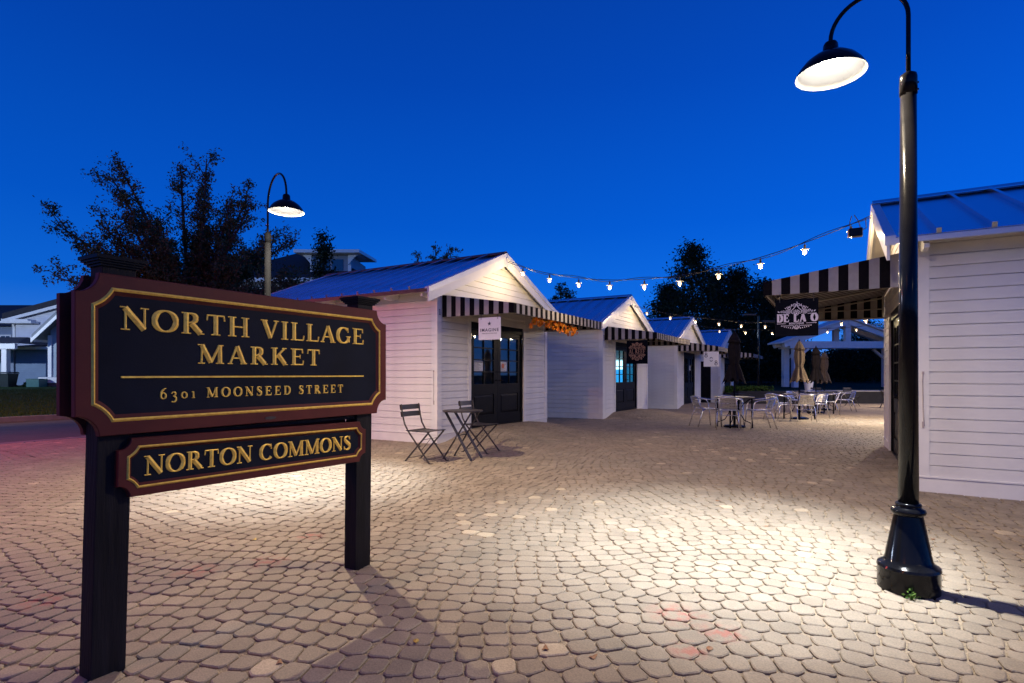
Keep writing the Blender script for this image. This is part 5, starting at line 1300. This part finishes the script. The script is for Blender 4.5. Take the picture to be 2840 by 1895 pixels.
mb = MB(); mb.box(-37.95, -35.3, 41.2, 41.9, 5.0, 5.16); mb.box(-37.5, -35.6, 41.25, 41.9, 5.165, 5.3); mb.build("eave_return", WHITE2, ha)
mb = MB(); mb.tube([(-37.2, 41.85, 5.0), (-37.2, 41.95, 4.7), (-37.2, 41.9, .5)], .09, 6); mb.build("downspout", WHITE2, ha)
window(ha, -39.2, 43.48, 3.0, .7, 1.2)
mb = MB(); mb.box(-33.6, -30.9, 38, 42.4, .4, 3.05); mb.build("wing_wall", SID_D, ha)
mb = MB(); mb.box(-30.88, -28.9, 38.3, 42.4, .4, 3.05); mb.build("pale_wing_wall", SID_W, ha)  # pale siding on this stretch of the wing
mb = MB(); mb.add([(-34.0, 37.6, 3.08), (-28.7, 37.6, 3.08), (-28.7, 42.4, 3.9), (-30.6, 42.4, 3.9)], [(0, 1, 2, 3)]); mb.add([(-34.0, 37.6, 3.0), (-28.7, 37.6, 3.0), (-28.7, 37.6, 3.08), (-34.0, 37.6, 3.08)], [(0, 1, 2, 3)]); mb.build("wing_roof", SHINGLE, ha)
mb = MB(); mb.box(-34.02, -28.7, 37.52, 37.6, 2.9, 3.09); mb.tube([(-30.9, 37.85, 3.0), (-30.9, 37.95, .4)], .09, 6); mb.box(-31.05, -30.75, 37.94, 38.02, .4, 2.95); mb.build("wing_trim", WHITE2, ha)
mb = MB(); mb.add([(-40, 35.4, 3.2), (-31.3, 35.4, 3.2), (-32.8, 38, 3.75), (-40, 38, 3.75)], [(0, 1, 2, 3)]); mb.add([(-31.3, 35.4, 3.2), (-31.3, 40, 3.2), (-32.8, 38, 3.75)], [(0, 1, 2)]); mb.build("porch_roof", SHINGLE, ha)
mb = MB(); mb.box(-40, -31.4, 35.45, 35.65, 2.85, 3.18); mb.build("porch_beam", WHITE2, ha)
mb = MB(); mb.box(-32.3, -31.98, 35.5, 35.8, .4, 2.84); mb.build("porch_column", WHITE2, ha)
mb = MB(); mb.box(-40, -33.65, 37.9, 38.1, .4, 2.9); mb.build("porch_wall", SID_B, ha)
hb = thing("house", "pale green gabled house end half hidden by the market sign's left edge", "house", (0, 0, 0), 0, "houses across the street")
gable_block(hb, "b", -27.95, -25.6, 34, 42, .9, 3.9, .95, SID_G, roofm=mat('grey_soffit', (.2, .21, .22), .7), ov=.62, th=.3)
mb = MB(); mb.box(-28.35, -25.3, 33.6, 33.98, .72, 1.06); mb.build("porch_sill", WHITE2, hb); mb = MB(); mb.box(-28.1, -25.4, 33.75, 33.98, .3, .715); mb.build("foundation", KERBM, hb)
mb = MB(); mb.box(-28.06, -27.84, 33.93, 33.998, 1.07, 3.6); mb.build("corner_board", WHITE2, hb)
hc = thing("house", "tall grey house with dormer and white trim behind the large tree", "house", (0, 0, 0), 0, "houses across the street")
mb = MB(); mb.box(-22.4, -12.4, 46, 56, .4, 8.75); mb.build("wall", SID_B, hc)
mb = MB(); a = [(-25.2, 45.0, 8.95), (-11.2, 45.0, 8.95), (-11.2, 57, 8.95), (-25.2, 57, 8.95), (-18.4, 50, 12.2), (-17.2, 50, 12.2)]; mb.add(a, [(0, 1, 5, 4), (1, 2, 5), (2, 3, 4, 5), (3, 0, 4), (3, 2, 1, 0)]); mb.build("roof", SHINGLE, hc)
mb = MB(); mb.box(-25.25, -11.15, 44.9, 45.0, 8.65, 8.97); mb.box(-25.25, -25.15, 45.0, 57, 8.65, 8.97); mb.box(-11.25, -11.15, 45.0, 57, 8.65, 8.97); mb.build("fascia", WHITE2, hc)
for xx in (-20.4, -18.1, -16.0, -14.0): window(hc, xx, 45.99, 6.3, 1.2, 1.9)
for xx in (-22.3, -19.2, -17.05, -12.5): mb = MB(); mb.box(xx - .14, xx + .14, 45.9, 45.998, .4, 8.6); mb.build("trim_board", WHITE2, hc)
mb = MB(); mb.box(-22.4, -12.4, 45.9, 45.997, 5.5, 5.9); mb.build("belt_board", WHITE2, hc)
dm = MB(); dm.box(-16.5, -13.3, 46.2, 51, 9.2, 11.0); d_ = dm.build("dormer", SID_B, hc)
mb = MB(); mb.add([(-17.6, 45.2, 11.05), (-12.3, 45.2, 11.05), (-12.3, 51, 11.4), (-17.6, 51, 11.4), (-17.6, 45.2, 11.3), (-12.3, 45.2, 11.3), (-12.3, 51, 11.65), (-17.6, 51, 11.65)], [(0, 3, 2, 1), (4, 5, 6, 7), (0, 1, 5, 4), (1, 2, 6, 5), (2, 3, 7, 6), (3, 0, 4, 7)]); mb.build("dormer_roof", WHITE2, d_)
mb = MB()
for xx in (-16.45, -13.35): mb.box(xx - .12, xx + .12, 46.1, 46.198, 9.2, 11.0)
for s, xx in ((-1, -16.4), (1, -13.4)): mb.prism([(0, 10.2), (0, 11.0), (.75, 11.0), (.45, 10.75)], lambda u, v, t, xx=xx, s=s: (xx + s * u, t, v), 45.9, 46.09)
mb.build("dormer_trim", WHITE2, d_)
mb = MB(); mb.box(-15.9, -15.0, 46.15, 46.195, 9.75, 10.7, 0); mb.box(-14.8, -13.9, 46.15, 46.195, 9.75, 10.7, 0); mb.build("dormer_window", WINGL, d_)

# bins, utility box and bushes by the houses
def bin_(x, y, m, label):
    b = thing("wheelie_bin", label, "bin", (x, y, .42), 0, "wheelie bins beside the porch")
    mb = MB(); mb.hexa([(-.22, -.26, .06), (.22, -.26, .06), (.22, .26, .06), (-.22, .26, .06), (-.31, -.36, .86), (.31, -.36, .86), (.31, .36, .86), (-.31, .36, .86)]); mb.build("body", m, b, bev=.02)
    mb = MB(); mb.hexa([(-.34, -.42, .87), (.34, -.42, .87), (.34, .38, .87), (-.34, .38, .87), (-.3, -.36, .94), (.3, -.36, .94), (.3, .34, .96), (-.3, .34, .96)]); mb.build("lid", m, b)
    for s in (-1, 1): mb = MB(); mb.tube([(s * .2, .26, .1), (s * .27, .26, .1)], .1, 12); mb.build("wheel", SOCK, b)
BIN1 = mat("dark_bin_plastic", (.012, .02, .018), .5); BIN2 = mat("pale_bin_plastic", (.25, .28, .22), .5)
bin_(-29.6, 33, BIN1, "dark wheelie bin with pale logo beside the porch column"); bin_(-30.5, 33.2, BIN2, "paler wheelie bin at the left edge beside the dark one")
ub = thing("utility_box", "green utility box on the lawn in front of the white house wall", "utility box", (-28.1, 33.2, .42)); mb = MB(); mb.box(-.38, .38, -.3, .3, 0, .52); mb.build("cabinet", mat("utility_green", (.03, .12, .10), .5), ub, bev=.02); mb = MB(); mb.box(-.40, .40, -.32, .32, .525, .56); mb.build("lid", mat("utility_green", (.03, .12, .10), .5), ub)
for x, y, h, sd, lab in ((-27.5, 34.2, 1.15, 61, "small conical bush beside the green utility box"), (-29.0, 33.8, .5, 62, "low pale green bush between the bin and the utility box")):
    b = thing("bush", lab, "bush", (x, y, .42)); rg = np.random.default_rng(sd); nn = 500; hh = rg.random(nn) ** .8; a = rg.uniform(0, 6.28, nn); q = (1 - hh * .8) * .55 * np.sqrt(rg.random(nn)); P = np.stack([q * np.cos(a), q * np.sin(a), hh * h], 1); obj("foliage", leaf_mesh("foliage", P, .16, LEAF_A if sd == 61 else LEAF_C, rng=rg), b); mb = MB(); mb.tube([(0, 0, -.1), (0, 0, h * .8)], .03, 5); mb.build("stem", BARK, b)

# ------------------------------------------------------------------ fallen leaves and a weed
rl = random.Random(17)
YLEAF = mat("yellow_fallen_leaf", (.55, .36, .06), .6, var=.25, scale=30); BLEAF = mat("brown_fallen_leaf", (.25, .11, .04), .6, var=.25, scale=30)
def px_ground(px, py): Y = 1557 * CAMH / (py - 1038); return (px - 1420) / 1557 * Y, Y
for (px, py, m, lab) in ((1154, 1784, YLEAF, "yellow fallen leaf on the cobbles right of the sign's shadow"), (706, 1500, YLEAF, "tan fallen leaf on the cobbles between the sign's posts"), (1968, 1800, BLEAF, "brown fallen leaf on the cobbles below the bright pool of light"), (1645, 1826, BLEAF, "brown fallen leaf near the bottom edge, right of centre"), (2588, 1498, BLEAF, "brown fallen leaf right of the black lamp post"), (1513, 1803, BLEAF, "small brown leaf near the bottom edge, left of the other brown leaf"), (775, 1842, BLEAF, "rusty leaf near the bottom edge between the posts"), (1990, 1392, BLEAF, "brown leaf in the far edge of the bright pool of light"), (2125, 1461, BLEAF, "brown leaf in the brightest part of the pool of light"), (497, 1361, BLEAF, "pale leaf under the lower sign panel")):
    x, y = px_ground(px, py); s = rl.uniform(.014, .022); mb = MB(); pts = []
    for kk in range(10): t = 2 * math.pi * kk / 10; q = s * (1 + .25 * math.cos(3 * t)) * (1.25 if kk == 0 else 1); pts.append((q * math.cos(t), q * .7 * math.sin(t), .003 + .003 * math.cos(2 * t)))
    mb.add(pts + [(0, 0, .004)], [(i, (i + 1) % 10, 10) for i in range(10)]); mb.add([(p[0] * .98, p[1] * .98, p[2] - .0015) for p in pts], [list(range(10))[::-1]])
    mb.tube([(s, 0, .006), (s * 1.9, .006, .004)], .001, 4)
    o = mb.build("fallen_leaf", m, None, loc=(x, y, gz(x, y) + .003), rotz=rl.uniform(0, 6)); tag(o, lab, "leaf", "fallen leaves on the cobbles")
wd = thing("weed", "tiny green weed growing at the foot of the black lamp post", "weed", (2.235, 3.135, gz(2.2, 3.1)))
rg = np.random.default_rng(3); P = rg.normal(0, .014, (50, 3)); P[:, 2] = np.abs(P[:, 2]) * 1.6 + .004; obj("leaves", leaf_mesh("leaves", P, .02, LEAF_C, aspect=.7, rng=rg), wd); mb = MB(); mb.tube([(0, 0, -.01), (.004, 0, .025)], .0015, 4); mb.build("stem", LEAF_C, wd)
